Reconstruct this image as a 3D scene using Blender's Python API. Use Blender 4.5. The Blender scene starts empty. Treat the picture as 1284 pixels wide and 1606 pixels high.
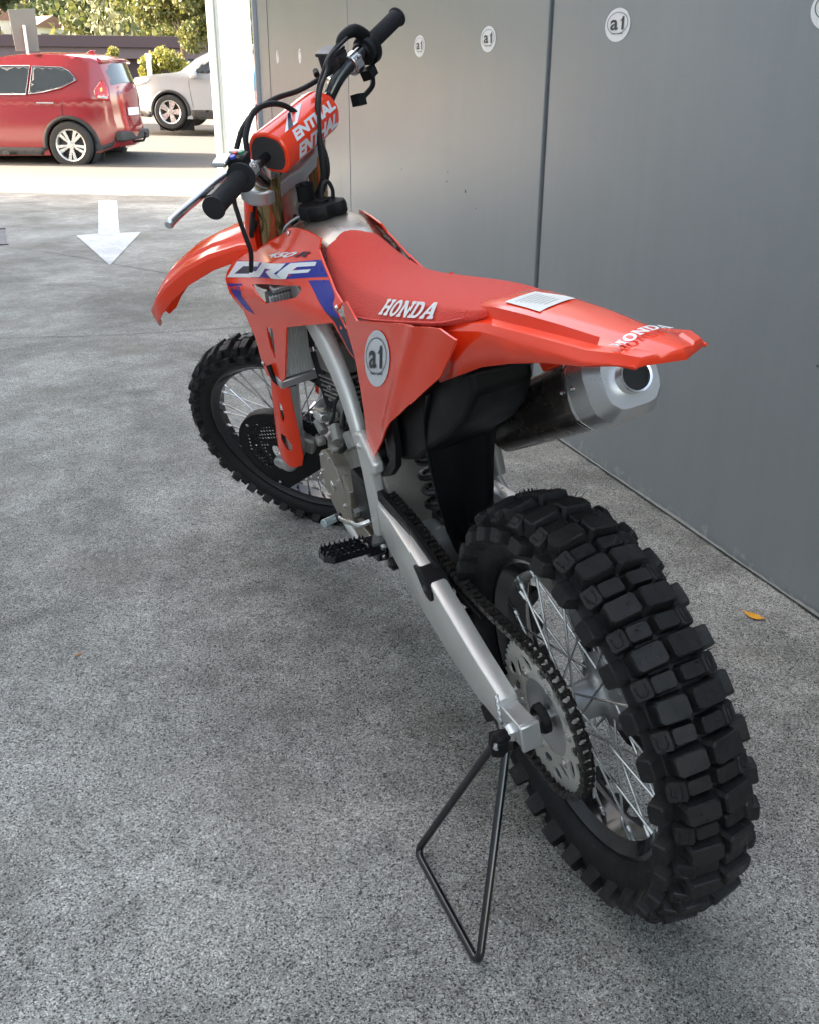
import bpy, bmesh, math, random
from mathutils import Matrix, Vector, Euler
from mathutils.geometry import delaunay_2d_cdt
random.seed(7)
scene = bpy.context.scene
COL = scene.collection
rad = math.radians
PI = math.pi

# ------------------------------------------------------------------ camera
cam_d = bpy.data.cameras.new("camera")
cam = bpy.data.objects.new("camera", cam_d)
COL.objects.link(cam)
scene.camera = cam
cam_d.sensor_fit = 'VERTICAL'
cam_d.sensor_height = 24.0
cam_d.lens = 24.0 * 1519.56 / 1606.0
cam_d.clip_start = 0.05
cam_d.clip_end = 2000
cam.matrix_world = (Matrix.Translation((-0.8021, -1.0655, 1.2265)) @ Matrix.Rotation(rad(-22.3004), 4, 'Z')
                    @ Matrix.Rotation(rad(90 - 24.1198), 4, 'X') @ Matrix.Rotation(rad(0.2712), 4, 'Z'))

# ------------------------------------------------------------------ sky, sun, exposure
SUN_EL, SUN_DIR = rad(31), (-0.839, 0.545)
world = bpy.data.worlds.new("World")
scene.world = world
world.use_nodes = True
wn = world.node_tree
wn.nodes.clear()
sky = wn.nodes.new('ShaderNodeTexSky')
sky.sky_type = 'NISHITA'
sky.sun_disc = False
sky.sun_elevation = SUN_EL
sky.sun_rotation = math.atan2(SUN_DIR[0], SUN_DIR[1])
sky.air_density = 0.7
sky.dust_density = 2.0
sky.ozone_density = 1.0
bg = wn.nodes.new('ShaderNodeBackground')
bg.inputs['Strength'].default_value = 0.15
wo = wn.nodes.new('ShaderNodeOutputWorld')
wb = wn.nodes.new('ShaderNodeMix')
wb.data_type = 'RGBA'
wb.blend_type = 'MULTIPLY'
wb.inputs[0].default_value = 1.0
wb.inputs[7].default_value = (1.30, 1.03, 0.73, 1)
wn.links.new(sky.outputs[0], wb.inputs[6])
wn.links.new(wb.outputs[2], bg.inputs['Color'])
wn.links.new(bg.outputs[0], wo.inputs['Surface'])

sun_d = bpy.data.lights.new("sun", 'SUN')
sun_d.energy = 4.0
sun_d.angle = rad(0.5)
sun_d.color = (1.0, 0.93, 0.80)
sun = bpy.data.objects.new("sun", sun_d)
COL.objects.link(sun)
sd = Vector((SUN_DIR[0], SUN_DIR[1], 0)).normalized() * math.cos(SUN_EL) + Vector((0, 0, math.sin(SUN_EL)))
sun.rotation_euler = sd.to_track_quat('Z', 'Y').to_euler()
sun.location = (-10, 20, 15)

scene.view_settings.view_transform = 'Standard'
scene.view_settings.look = 'None'
scene.view_settings.gamma = 1.0
scene.view_settings.use_curve_mapping = False
scene.view_settings.exposure = 3.3
scene.render.engine = 'CYCLES'
scene.cycles.max_bounces = 8

# ------------------------------------------------------------------ materials
def mat(name, col, rough=0.5, metal=0.0, spec=0.5, coat=0.0, var=0.08, vscale=12.0, bump=0.0, bscale=60.0,
        rvar=0.08, emit=None, trans=0.0, aniso=0.0, sheen=0.0, bdist=0.002):
    m = bpy.data.materials.new(name)
    m.use_nodes = True
    nt = m.node_tree
    b = nt.nodes['Principled BSDF']
    b.inputs['Metallic'].default_value = metal
    b.inputs['Specular IOR Level'].default_value = spec
    b.inputs['Coat Weight'].default_value = coat
    b.inputs['Coat Roughness'].default_value = 0.08
    b.inputs['Transmission Weight'].default_value = trans
    b.inputs['Sheen Weight'].default_value = sheen
    tc = nt.nodes.new('ShaderNodeTexCoord')
    n = nt.nodes.new('ShaderNodeTexNoise')
    n.inputs['Scale'].default_value = vscale
    n.inputs['Detail'].default_value = 6
    n.inputs['Roughness'].default_value = 0.65
    nt.links.new(tc.outputs['Object'], n.inputs['Vector'])
    mx = nt.nodes.new('ShaderNodeMix')
    mx.data_type = 'RGBA'
    mx.inputs[6].default_value = (*[max(0, c * (1 - var)) for c in col], 1)
    mx.inputs[7].default_value = (*[min(1, c * (1 + var)) for c in col], 1)
    nt.links.new(n.outputs['Fac'], mx.inputs[0])
    nt.links.new(mx.outputs[2], b.inputs['Base Color'])
    mr = nt.nodes.new('ShaderNodeMapRange')
    mr.inputs[1].default_value = 0.3
    mr.inputs[2].default_value = 0.7
    mr.inputs[3].default_value = max(0.02, rough - rvar)
    mr.inputs[4].default_value = min(1, rough + rvar)
    nt.links.new(n.outputs['Fac'], mr.inputs[0])
    nt.links.new(mr.outputs[0], b.inputs['Roughness'])
    if bump > 0:
        n2 = nt.nodes.new('ShaderNodeTexNoise')
        n2.inputs['Scale'].default_value = bscale
        n2.inputs['Detail'].default_value = 4
        nt.links.new(tc.outputs['Object'], n2.inputs['Vector'])
        bp = nt.nodes.new('ShaderNodeBump')
        bp.inputs['Strength'].default_value = bump
        bp.inputs['Distance'].default_value = bdist
        nt.links.new(n2.outputs['Fac'], bp.inputs['Height'])
        nt.links.new(bp.outputs[0], b.inputs['Normal'])
    if emit:
        b.inputs['Emission Color'].default_value = (*emit[0], 1)
        b.inputs['Emission Strength'].default_value = emit[1]
    return m

def ramp(nt, stops):
    r = nt.nodes.new('ShaderNodeValToRGB')
    e = r.color_ramp.elements
    while len(e) < len(stops):
        e.new(0.5)
    for i, (p, c) in enumerate(stops):
        e[i].position = p
        e[i].color = (c, c, c, 1) if isinstance(c, (int, float)) else (*c, 1)
    return r

def mixc(nt, fac, a, b, mode='MIX'):
    m = nt.nodes.new('ShaderNodeMix')
    m.data_type = 'RGBA'
    m.blend_type = mode
    for s, v in ((0, fac), (6, a), (7, b)):
        if hasattr(v, 'links') or hasattr(v, 'is_linked'):
            nt.links.new(v, m.inputs[s])
        elif isinstance(v, (int, float)):
            m.inputs[s].default_value = v
        else:
            m.inputs[s].default_value = (*v, 1)
    return m.outputs[2]

def noise(nt, vec, scale, detail=5, rough=0.6, dist=0.0):
    n = nt.nodes.new('ShaderNodeTexNoise')
    n.inputs['Scale'].default_value = scale
    n.inputs['Detail'].default_value = detail
    n.inputs['Roughness'].default_value = rough
    n.inputs['Distortion'].default_value = dist
    nt.links.new(vec, n.inputs['Vector'])
    return n.outputs['Fac']

def mapping(nt, vec, scale=(1, 1, 1), rot=(0, 0, 0)):
    m = nt.nodes.new('ShaderNodeMapping')
    m.inputs['Scale'].default_value = scale
    m.inputs['Rotation'].default_value = rot
    nt.links.new(vec, m.inputs['Vector'])
    return m.outputs[0]

def new_nt(name):
    m = bpy.data.materials.new(name)
    m.use_nodes = True
    nt = m.node_tree
    tc = nt.nodes.new('ShaderNodeTexCoord')
    return m, nt, nt.nodes['Principled BSDF'], tc.outputs['Object']

def concrete_mat():
    m, nt, b, oc = new_nt('aggregate_concrete')
    big = noise(nt, oc, 1.1, 8, 0.66, 0.5)
    mid = noise(nt, oc, 7.0, 9, 0.78)
    fine = noise(nt, oc, 170, 7, 0.8)
    vor = nt.nodes.new('ShaderNodeTexVoronoi')
    vor.inputs['Scale'].default_value = 520
    nt.links.new(oc, vor.inputs['Vector'])
    sep = nt.nodes.new('ShaderNodeSeparateColor')
    nt.links.new(vor.outputs['Color'], sep.inputs[0])
    vor2 = nt.nodes.new('ShaderNodeTexVoronoi')
    vor2.inputs['Scale'].default_value = 280
    nt.links.new(oc, vor2.inputs['Vector'])
    sep2 = nt.nodes.new('ShaderNodeSeparateColor')
    nt.links.new(vor2.outputs['Color'], sep2.inputs[0])
    rb = ramp(nt, [(0.36, (0.200, 0.197, 0.178)), (0.50, (0.295, 0.291, 0.268)), (0.68, (0.430, 0.424, 0.392))])
    nt.links.new(big, rb.inputs[0])
    rm = ramp(nt, [(0.30, 0.55), (0.70, 1.30)])
    nt.links.new(mid, rm.inputs[0])
    c = mixc(nt, 1.0, rb.outputs[0], rm.outputs[0], 'MULTIPLY')
    rf = ramp(nt, [(0.36, 0.52), (0.64, 1.42)])
    nt.links.new(fine, rf.inputs[0])
    c = mixc(nt, 0.9, c, rf.outputs[0], 'MULTIPLY')
    rs = ramp(nt, [(0.0, 0.08), (0.15, 0.14), (0.19, 1.0), (0.80, 1.0), (0.86, 1.9)])
    nt.links.new(sep.outputs[0], rs.inputs[0])
    c = mixc(nt, 0.9, c, rs.outputs[0], 'MULTIPLY')
    rs2 = ramp(nt, [(0.0, 0.16), (0.05, 0.22), (0.07, 1.0)])
    nt.links.new(sep2.outputs[1], rs2.inputs[0])
    c = mixc(nt, 0.85, c, rs2.outputs[0], 'MULTIPLY')
    # rusty tint where the noise of its own says so
    st = noise(nt, oc, 1.7, 4, 0.5)
    rst = ramp(nt, [(0.55, 0.0), (0.75, 0.45)])
    nt.links.new(st, rst.inputs[0])
    c = mixc(nt, rst.outputs[0], c, (0.19, 0.165, 0.13))
    # damp spots
    sp = noise(nt, mapping(nt, oc, (1, 1.3, 1)), 30, 3, 0.5)
    rsp = ramp(nt, [(0.67, 0.0), (0.72, 0.55)])
    nt.links.new(sp, rsp.inputs[0])
    c = mixc(nt, rsp.outputs[0], c, (0.05, 0.052, 0.056))
    nt.links.new(c, b.inputs['Base Color'])
    rr = ramp(nt, [(0.3, 0.55), (0.7, 0.9)])
    nt.links.new(mid, rr.inputs[0])
    nt.links.new(rr.outputs[0], b.inputs['Roughness'])
    b.inputs['Specular IOR Level'].default_value = 0.15
    bp = nt.nodes.new('ShaderNodeBump')
    bp.inputs['Strength'].default_value = 0.55
    bp.inputs['Distance'].default_value = 0.003
    nt.links.new(fine, bp.inputs['Height'])
    nt.links.new(bp.outputs[0], b.inputs['Normal'])
    return m

def wall_mat():
    m, nt, b, oc = new_nt('grey_wall_paint')
    big = noise(nt, oc, 1.2, 5, 0.6)
    streak = noise(nt, mapping(nt, oc, (9, 9, 0.7)), 1.6, 5, 0.7)
    smudge = noise(nt, oc, 16, 6, 0.75)
    rb = ramp(nt, [(0.3, (0.195, 0.218, 0.232)), (0.7, (0.230, 0.252, 0.266))])
    nt.links.new(big, rb.inputs[0])
    rs = ramp(nt, [(0.25, 0.93), (0.6, 1.03)])
    nt.links.new(streak, rs.inputs[0])
    c = mixc(nt, 0.8, rb.outputs[0], rs.outputs[0], 'MULTIPLY')
    rm = ramp(nt, [(0.72, 0.0), (0.80, 0.5)])
    nt.links.new(smudge, rm.inputs[0])
    c = mixc(nt, rm.outputs[0], c, (0.11, 0.115, 0.12))
    # mortar splashes near the foot of the wall
    sp = nt.nodes.new('ShaderNodeSeparateXYZ')
    nt.links.new(oc, sp.inputs[0])
    h = nt.nodes.new('ShaderNodeMapRange')
    h.inputs[1].default_value = 0.0
    h.inputs[2].default_value = 0.13
    h.inputs[3].default_value = 0.34
    h.inputs[4].default_value = 0.0
    nt.links.new(sp.outputs[2], h.inputs[0])
    spl = noise(nt, oc, 26, 5, 0.65)
    ad = nt.nodes.new('ShaderNodeMath')
    ad.operation = 'ADD'
    nt.links.new(spl, ad.inputs[0])
    nt.links.new(h.outputs[0], ad.inputs[1])
    rsp = ramp(nt, [(0.86, 0.0), (0.92, 0.75)])
    nt.links.new(ad.outputs[0], rsp.inputs[0])
    c = mixc(nt, rsp.outputs[0], c, (0.34, 0.37, 0.38))
    nt.links.new(c, b.inputs['Base Color'])
    rr = ramp(nt, [(0.2, 0.27), (0.8, 0.36)])
    nt.links.new(streak, rr.inputs[0])
    nt.links.new(rr.outputs[0], b.inputs['Roughness'])
    b.inputs['Specular IOR Level'].default_value = 0.85
    bp = nt.nodes.new('ShaderNodeBump')
    bp.inputs['Strength'].default_value = 0.12
    bp.inputs['Distance'].default_value = 0.002
    nt.links.new(noise(nt, oc, 240, 3, 0.6), bp.inputs['Height'])
    nt.links.new(bp.outputs[0], b.inputs['Normal'])
    return m

def tread_mat():
    m, nt, b, oc = new_nt('worn_tread_rubber')
    info = nt.nodes.new('ShaderNodeObjectInfo')
    sh_ = nt.nodes.new('ShaderNodeVectorMath'); sh_.operation = 'ADD'
    nt.links.new(oc, sh_.inputs[0]); nt.links.new(info.outputs['Location'], sh_.inputs[1])
    n1 = noise(nt, sh_.outputs[0], 60, 6, .7)
    r1 = ramp(nt, [(.42, (.0055, .0052, .0054)), (.62, (.010, .009, .0085)), (.76, (.034, .028, .022))])
    nt.links.new(n1, r1.inputs[0])
    nt.links.new(r1.outputs[0], b.inputs['Base Color'])
    n2 = noise(nt, sh_.outputs[0], 25, 5, .6)
    r2 = ramp(nt, [(.3, .38), (.7, .75)]); nt.links.new(n2, r2.inputs[0]); nt.links.new(r2.outputs[0], b.inputs['Roughness'])
    b.inputs['Specular IOR Level'].default_value = .4
    bp = nt.nodes.new('ShaderNodeBump'); bp.inputs['Strength'].default_value = .6; bp.inputs['Distance'].default_value = .002
    nt.links.new(noise(nt, sh_.outputs[0], 130, 5, .7), bp.inputs['Height']); nt.links.new(bp.outputs[0], b.inputs['Normal'])
    return m

def leaf_mat(name, c1, c2):
    m, nt, b, oc = new_nt(name)
    geo = nt.nodes.new('ShaderNodeNewGeometry')
    r = ramp(nt, [(0.0, c1), (1.0, c2)])
    nt.links.new(geo.outputs['Random Per Island'], r.inputs[0])
    nt.links.new(r.outputs[0], b.inputs['Base Color'])
    b.inputs['Roughness'].default_value = 0.6
    tr = nt.nodes.new('ShaderNodeBsdfTranslucent')
    nt.links.new(r.outputs[0], tr.inputs['Color'])
    ms = nt.nodes.new('ShaderNodeMixShader')
    ms.inputs[0].default_value = 0.35
    nt.links.new(b.outputs[0], ms.inputs[1])
    nt.links.new(tr.outputs[0], ms.inputs[2])
    nt.links.new(ms.outputs[0], nt.nodes['Material Output'].inputs['Surface'])
    return m

RED = (0.92, 0.052, 0.012)
M = dict(
    red=mat('red_plastic', RED, 0.15, spec=0.45, coat=0.15, var=0.03, vscale=4, rvar=0.04, bump=0.05, bscale=7, bdist=0.012),
    vinyl=mat('red_seat_vinyl', (0.70, 0.040, 0.020), 0.70, spec=0.3, var=0.16, vscale=170, bump=1.0, bscale=330, bdist=0.003, sheen=0.15),
    black=mat('black_plastic', (0.004, 0.004, 0.0045), 0.50, spec=0.25, var=0.3, bump=0.15, bscale=120, rvar=0.1),
    blackgloss=mat('black_gloss_paint', (0.008, 0.008, 0.010), 0.16, spec=0.6, coat=0.4, rvar=0.05),
    rubber=mat('black_rubber', (0.011, 0.011, 0.012), 0.62, spec=0.32, var=0.35, vscale=25, bump=0.35, bscale=70, rvar=0.16),
    tread=mat('tread_rubber', (0.0105, 0.0095, 0.0092), 0.60, spec=0.32, var=0.5, vscale=30, bump=0.45, bscale=90, rvar=0.18),
    grip=mat('grip_rubber', (0.016, 0.017, 0.020), 0.6, spec=0.3, var=0.2, bump=0.4, bscale=300, rvar=0.1),
    alu=mat('cast_aluminium', (0.52, 0.52, 0.53), 0.36, metal=0.75, var=0.10, vscale=18, bump=0.2, bscale=260, rvar=0.08),
    frame=mat('frame_aluminium', (0.70, 0.69, 0.66), 0.36, metal=0.55, var=0.08, vscale=14, bump=0.12, bscale=300, rvar=0.07),
    brushed=mat('machined_aluminium', (0.62, 0.61, 0.59), 0.26, metal=0.85, var=0.08, vscale=40, rvar=0.07),
    sprock=mat('anodised_sprocket', (0.60, 0.59, 0.54), 0.34, metal=0.4, var=0.10, vscale=30, rvar=0.07),
    steel=mat('bright_steel', (0.66, 0.66, 0.66), 0.20, metal=0.95, var=0.08, vscale=40, rvar=0.08),
    zinc=mat('zinc_plated_steel', (0.50, 0.60, 0.63), 0.24, metal=0.7, var=0.1, vscale=30, rvar=0.06),
    dark=mat('dark_steel', (0.045, 0.043, 0.045), 0.36, metal=0.6, var=0.35, vscale=60, rvar=0.14),
    chain=mat('oiled_chain_steel', (0.060, 0.056, 0.052), 0.33, metal=0.75, var=0.4, vscale=90, rvar=0.12),
    engine=mat('engine_casting', (0.30, 0.29, 0.27), 0.45, metal=0.55, var=0.22, vscale=30, bump=0.35, bscale=140, rvar=0.1),
    cover=mat('magnesium_cover', (0.32, 0.29, 0.24), 0.32, metal=0.7, var=0.12, vscale=12, rvar=0.08),
    gold=mat('gold_anodised_fork', (0.36, 0.27, 0.13), 0.24, metal=0.85, var=0.1, vscale=10, rvar=0.07),
    titan=mat('titanium_tank', (0.42, 0.38, 0.33), 0.30, metal=0.9, var=0.15, vscale=9, bump=0.05, bscale=40, rvar=0.08),
    muffl=mat('dark_muffler_sleeve', (0.150, 0.125, 0.110), 0.26, metal=0.85, var=0.25, vscale=14, rvar=0.09),
    pipe=mat('heat_tinted_pipe', (0.30, 0.21, 0.12), 0.25, metal=0.9, var=0.3, vscale=8, rvar=0.08),
    soot=mat('sooty_bore', (0.008, 0.008, 0.008), 0.7),
    rad=mat('radiator_fins', (0.62, 0.62, 0.62), 0.42, metal=0.2, var=0.2, vscale=60),
    raddark=mat('radiator_core', (0.07, 0.072, 0.078), 0.55, var=0.3, vscale=90),
    white=mat('white_decal', (0.80, 0.81, 0.83), 0.32, spec=0.5, var=0.03),
    blue=mat('blue_decal', (0.008, 0.016, 0.30), 0.30, spec=0.3, var=0.05),
    navy=mat('navy_decal', (0.010, 0.011, 0.040), 0.32, spec=0.3, var=0.1),
    ink=mat('black_ink', (0.016, 0.016, 0.018), 0.40, var=0.1),
    greydec=mat('grey_sticker_vinyl', (0.70, 0.71, 0.74), 0.35, var=0.04),
    paper=mat('paper_label', (0.74, 0.75, 0.72), 0.6, var=0.04),
    btn_r=mat('red_button', (0.6, 0.03, 0.03), 0.35), btn_b=mat('blue_button', (0.05, 0.07, 0.5), 0.35),
    btn_g=mat('green_button', (0.02, 0.25, 0.10), 0.35),
    padfoam=mat('dark_foam', (0.035, 0.032, 0.033), 0.85, var=0.3, bump=0.3, bscale=60),
    orange=mat('orange_tag', (0.7, 0.12, 0.02), 0.5),
)

M['tread'] = tread_mat()
M['capmetal'] = mat('satin_end_cap', (.58, .57, .56), .30, metal=.75, var=.04, vscale=6, rvar=.04)
M['block'] = mat('machined_block', (.60, .60, .60), .32, metal=.7, var=.04, vscale=8, rvar=.04)
# ------------------------------------------------------------------ geometry helpers
class G:
    def __init__(s):
        s.v, s.f = [], []
    def add(s, vs, fs):
        o = len(s.v)
        s.v += [Vector(v) for v in vs]
        s.f += [tuple(i + o for i in f) for f in fs]
        return s
    def box(s, c, d, rot=None):
        x, y, z = d[0] / 2, d[1] / 2, d[2] / 2
        vs = [Vector((a, b, e)) for a in (-x, x) for b in (-y, y) for e in (-z, z)]
        if rot is not None:
            R = Euler(rot).to_matrix() if not isinstance(rot, Matrix) else rot
            vs = [R @ v for v in vs]
        vs = [v + Vector(c) for v in vs]
        return s.add(vs, [(0, 1, 3, 2), (4, 6, 7, 5), (0, 4, 5, 1), (2, 3, 7, 6), (0, 2, 6, 4), (1, 5, 7, 3)])
    def loft(s, rings, cap=True, closed=True, loop=False):
        n = len(rings[0])
        vs = [p for r in rings for p in r]
        fs = []
        R = len(rings)
        for i in range(R if loop else R - 1):
            for j in range(n if closed else n - 1):
                a, b = i * n + j, i * n + (j + 1) % n
                c, d = ((i + 1) % R) * n + (j + 1) % n, ((i + 1) % R) * n + j
                fs.append((a, b, c, d))
        if cap and closed and not loop:
            fs.append(tuple(range(n))[::-1])
            fs.append(tuple((R - 1) * n + j for j in range(n)))
        return s.add(vs, fs)
    def tube(s, pts, r, n=10, cap=True, smooth=0, flat=1.0):
        pts = [Vector(p) for p in pts]
        rr = list(r) if hasattr(r, '__len__') else [r] * len(pts)
        if smooth:
            pts, rr = catmull(pts, smooth, rr)
        rings = []
        t0 = (pts[1] - pts[0]).normalized()
        up = Vector((0, 0, 1)) if abs(t0.z) < 0.9 else Vector((1, 0, 0))
        nrm = (up - t0 * up.dot(t0)).normalized()
        for i, p in enumerate(pts):
            a = pts[max(0, i - 1)]
            b = pts[min(len(pts) - 1, i + 1)]
            t = (b - a).normalized()
            nrm = (nrm - t * nrm.dot(t)).normalized()
            bn = t.cross(nrm)
            rings.append([p + (nrm * math.cos(2 * PI * k / n) + bn * math.sin(2 * PI * k / n) * flat) * rr[i] for k in range(n)])
        return s.loft(rings, cap)
    def lathe(s, prof, c=(0, 0, 0), axis='x', n=32, cap=True):
        """prof: (offset along axis, radius)"""
        rings = []
        for (o, r) in prof:
            ring = []
            for k in range(n):
                a = 2 * PI * k / n
                u, w = r * math.cos(a), r * math.sin(a)
                p = {'x': (o, u, w), 'y': (u, o, w), 'z': (u, w, o)}[axis] if isinstance(axis, str) else None
                if p is None:
                    ax, e1, e2 = axis
                    p = ax * o + e1 * u + e2 * w
                ring.append(Vector(p) + Vector(c))
            rings.append(ring)
        return s.loft(rings, cap)
    def prism(s, poly, x0, x1, plane='yz'):
        def P(a, b, c):
            return {'yz': (c, a, b), 'xz': (a, c, b), 'xy': (a, b, c)}[plane]
        n = len(poly)
        vs = [P(a, b, x0) for a, b in poly] + [P(a, b, x1) for a, b in poly]
        fs = [tuple(range(n))[::-1], tuple(range(n, 2 * n))] + [(i, (i + 1) % n, n + (i + 1) % n, n + i) for i in range(n)]
        return s.add(vs, fs)
    def bolt(s, c, ax=(-1, 0, 0), r=0.006, h=0.004, n=10):
        c = Vector(c); ax = Vector(ax).normalized()
        s.tube([c, c + ax * h * 0.5], r, n)
        s.tube([c + ax * h * 0.45, c + ax * h, c + ax * (h + 0.0005)], [r * 0.66, r * 0.62, r * 0.4], 6)
        return s
    def build(s, name, m, parent=None, xf=None, smooth=38, bevel=0, seg=2, solid=0, subsurf=0, kind=None, flip=True, off=-1):
        me = bpy.data.meshes.new(name)
        vs = [xf(v) for v in s.v] if xf else s.v
        me.from_pydata([tuple(v) for v in vs], [], s.f)
        if flip:
            bm = bmesh.new(); bm.from_mesh(me)
            bmesh.ops.recalc_face_normals(bm, faces=bm.faces)
            bm.to_mesh(me); bm.free()
        me.update()
        o = bpy.data.objects.new(name, me)
        COL.objects.link(o)
        mats = m if isinstance(m, list) else [m]
        for k in mats:
            me.materials.append(M[k] if isinstance(k, str) else k)
        if parent:
            o.parent = parent
        if solid:
            md = o.modifiers.new('solid', 'SOLIDIFY'); md.thickness = solid; md.offset = off
        if bevel:
            md = o.modifiers.new('bevel', 'BEVEL'); md.width = bevel; md.segments = seg
            md.limit_method = 'ANGLE'; md.angle_limit = rad(35)
        if subsurf:
            md = o.modifiers.new('sub', 'SUBSURF'); md.levels = subsurf; md.render_levels = subsurf
        if smooth:
            for p in me.polygons: p.use_smooth = True
            me.set_sharp_from_angle(angle=rad(smooth))
        if kind:
            o['kind'] = kind
        return o

def catmull(pts, k, rr=None):
    out, ro = [], []
    n = len(pts)
    for i in range(n - 1):
        p0, p1, p2, p3 = pts[max(0, i - 1)], pts[i], pts[i + 1], pts[min(n - 1, i + 2)]
        for j in range(k):
            t = j / k
            out.append(0.5 * ((2 * p1) + (p2 - p0) * t + (2 * p0 - 5 * p1 + 4 * p2 - p3) * t * t + (3 * p1 - p0 - 3 * p2 + p3) * t ** 3))
            if rr: ro.append(rr[i] * (1 - t) + rr[i + 1] * t)
    out.append(pts[-1])
    if rr: ro.append(rr[-1])
    return out, ro

def inside(p, poly):
    x, y = p; c = False; n = len(poly)
    for i in range(n):
        x1, y1 = poly[i]; x2, y2 = poly[(i + 1) % n]
        if (y1 > y) != (y2 > y) and x < (x2 - x1) * (y - y1) / (y2 - y1) + x1:
            c = not c
    return c

def tri2d(outs, holes=(), grid=0.0):
    """triangulate the union of closed 2-D outlines less holes; optional inner grid"""
    vs, es = [], []
    def loop(poly):
        pts = []
        n = len(poly)
        for i in range(n):
            a, b = Vector(poly[i]), Vector(poly[(i + 1) % n])
            k = max(1, int((b - a).length / grid)) if grid else 1
            for j in range(k): pts.append(a.lerp(b, j / k))
        o = len(vs)
        vs.extend(pts)
        es.extend([(o + i, o + (i + 1) % len(pts)) for i in range(len(pts))])
    for q in outs: loop(q)
    for q in holes: loop(q)
    if grid:
        xs = [p[0] for q in outs for p in q]; ys = [p[1] for q in outs for p in q]
        x = min(xs) + grid / 2; r = 0
        while x < max(xs):
            y = min(ys) + grid / 2 + (grid / 2 if r % 2 else 0)
            while y < max(ys):
                if any(inside((x, y), q) for q in outs) and not any(inside((x, y), h) for h in holes):
                    d = min((Vector((x, y)) - v).length for v in vs)
                    if d > grid * 0.4: vs.append(Vector((x, y)))
                y += grid
            x += grid; r += 1
    ov, oe, of, *_ = delaunay_2d_cdt(vs, es, [], 0, 1e-6)
    faces = []
    for f in of:
        c = sum((ov[i] for i in f), Vector((0, 0))) / len(f)
        if any(inside(c, q) for q in outs) and not any(inside(c, h) for h in holes):
            faces.append(tuple(f))
    return [tuple(v) for v in ov], faces

def panel(name, m, parent, outs, X, holes=(), grid=0.02, thick=0.003, mirror=False, smooth=40, kind=None, lift=0.0, bevel=0.0, xf=None):
    """sheet laid over the surface x = X(y, z); thick > 0 gives it real thickness inwards"""
    ov, fs = tri2d(outs, holes, grid)
    g = G()
    sgn = -1 if mirror else 1
    vs = [Vector((sgn * (X(y, z) - lift), y, z)) for y, z in ov]
    if thick:
        n = len(vs)
        inn = [v + Vector((sgn * thick, 0, 0)) for v in vs]
        cnt = {}
        for f in fs:
            for i in range(len(f)):
                e = (f[i], f[(i + 1) % len(f)])
                cnt[e] = 1
        bd = [e for e in cnt if (e[1], e[0]) not in cnt]
        allf = list(fs) + [tuple(i + n for i in f[::-1]) for f in fs] + [(a, a + n, b + n, b) for a, b in bd]
        g.add(vs + inn, allf)
    else:
        g.add(vs, fs)
    return g.build(name, m, parent, smooth=smooth, kind=kind, bevel=bevel, xf=xf)

TXT = {}
def text2d(s, bold=0.0, space=1.0, shear=0.0):
    key = (s, bold, space, shear)
    if key in TXT: return TXT[key]
    cu = bpy.data.curves.new('glyphs', 'FONT')
    cu.body = s; cu.offset = bold; cu.space_character = space; cu.shear = shear; cu.resolution_u = 4
    ob = bpy.data.objects.new('glyphs', cu)
    COL.objects.link(ob)
    bpy.context.view_layer.update()
    me = bpy.data.meshes.new_from_object(ob.evaluated_get(bpy.context.evaluated_depsgraph_get()))
    vs = [(v.co.x, v.co.y) for v in me.vertices]
    fs = [tuple(p.vertices) for p in me.polygons]
    bpy.data.objects.remove(ob); bpy.data.curves.remove(cu); bpy.data.meshes.remove(me)
    x0, x1 = min(v[0] for v in vs), max(v[0] for v in vs)
    y0, y1 = min(v[1] for v in vs), max(v[1] for v in vs)
    TXT[key] = ([((x - x0) / (x1 - x0), (y - y0) / (y1 - y0)) for x, y in vs], fs)
    return TXT[key]

def a1_glyph():
    vs, fs = text2d('a', .018)
    vs = [(x * .54, y * .80) for x, y in vs]
    o = len(vs)
    one = [(.68, .66), (.80, .86), (.84, 1.0), (.96, 1.0), (.96, 0), (.80, 0), (.80, .70), (.68, .62)]
    ov, of = tri2d([one])
    return vs + ov, list(fs) + [tuple(i + o for i in f) for f in of]

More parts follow.
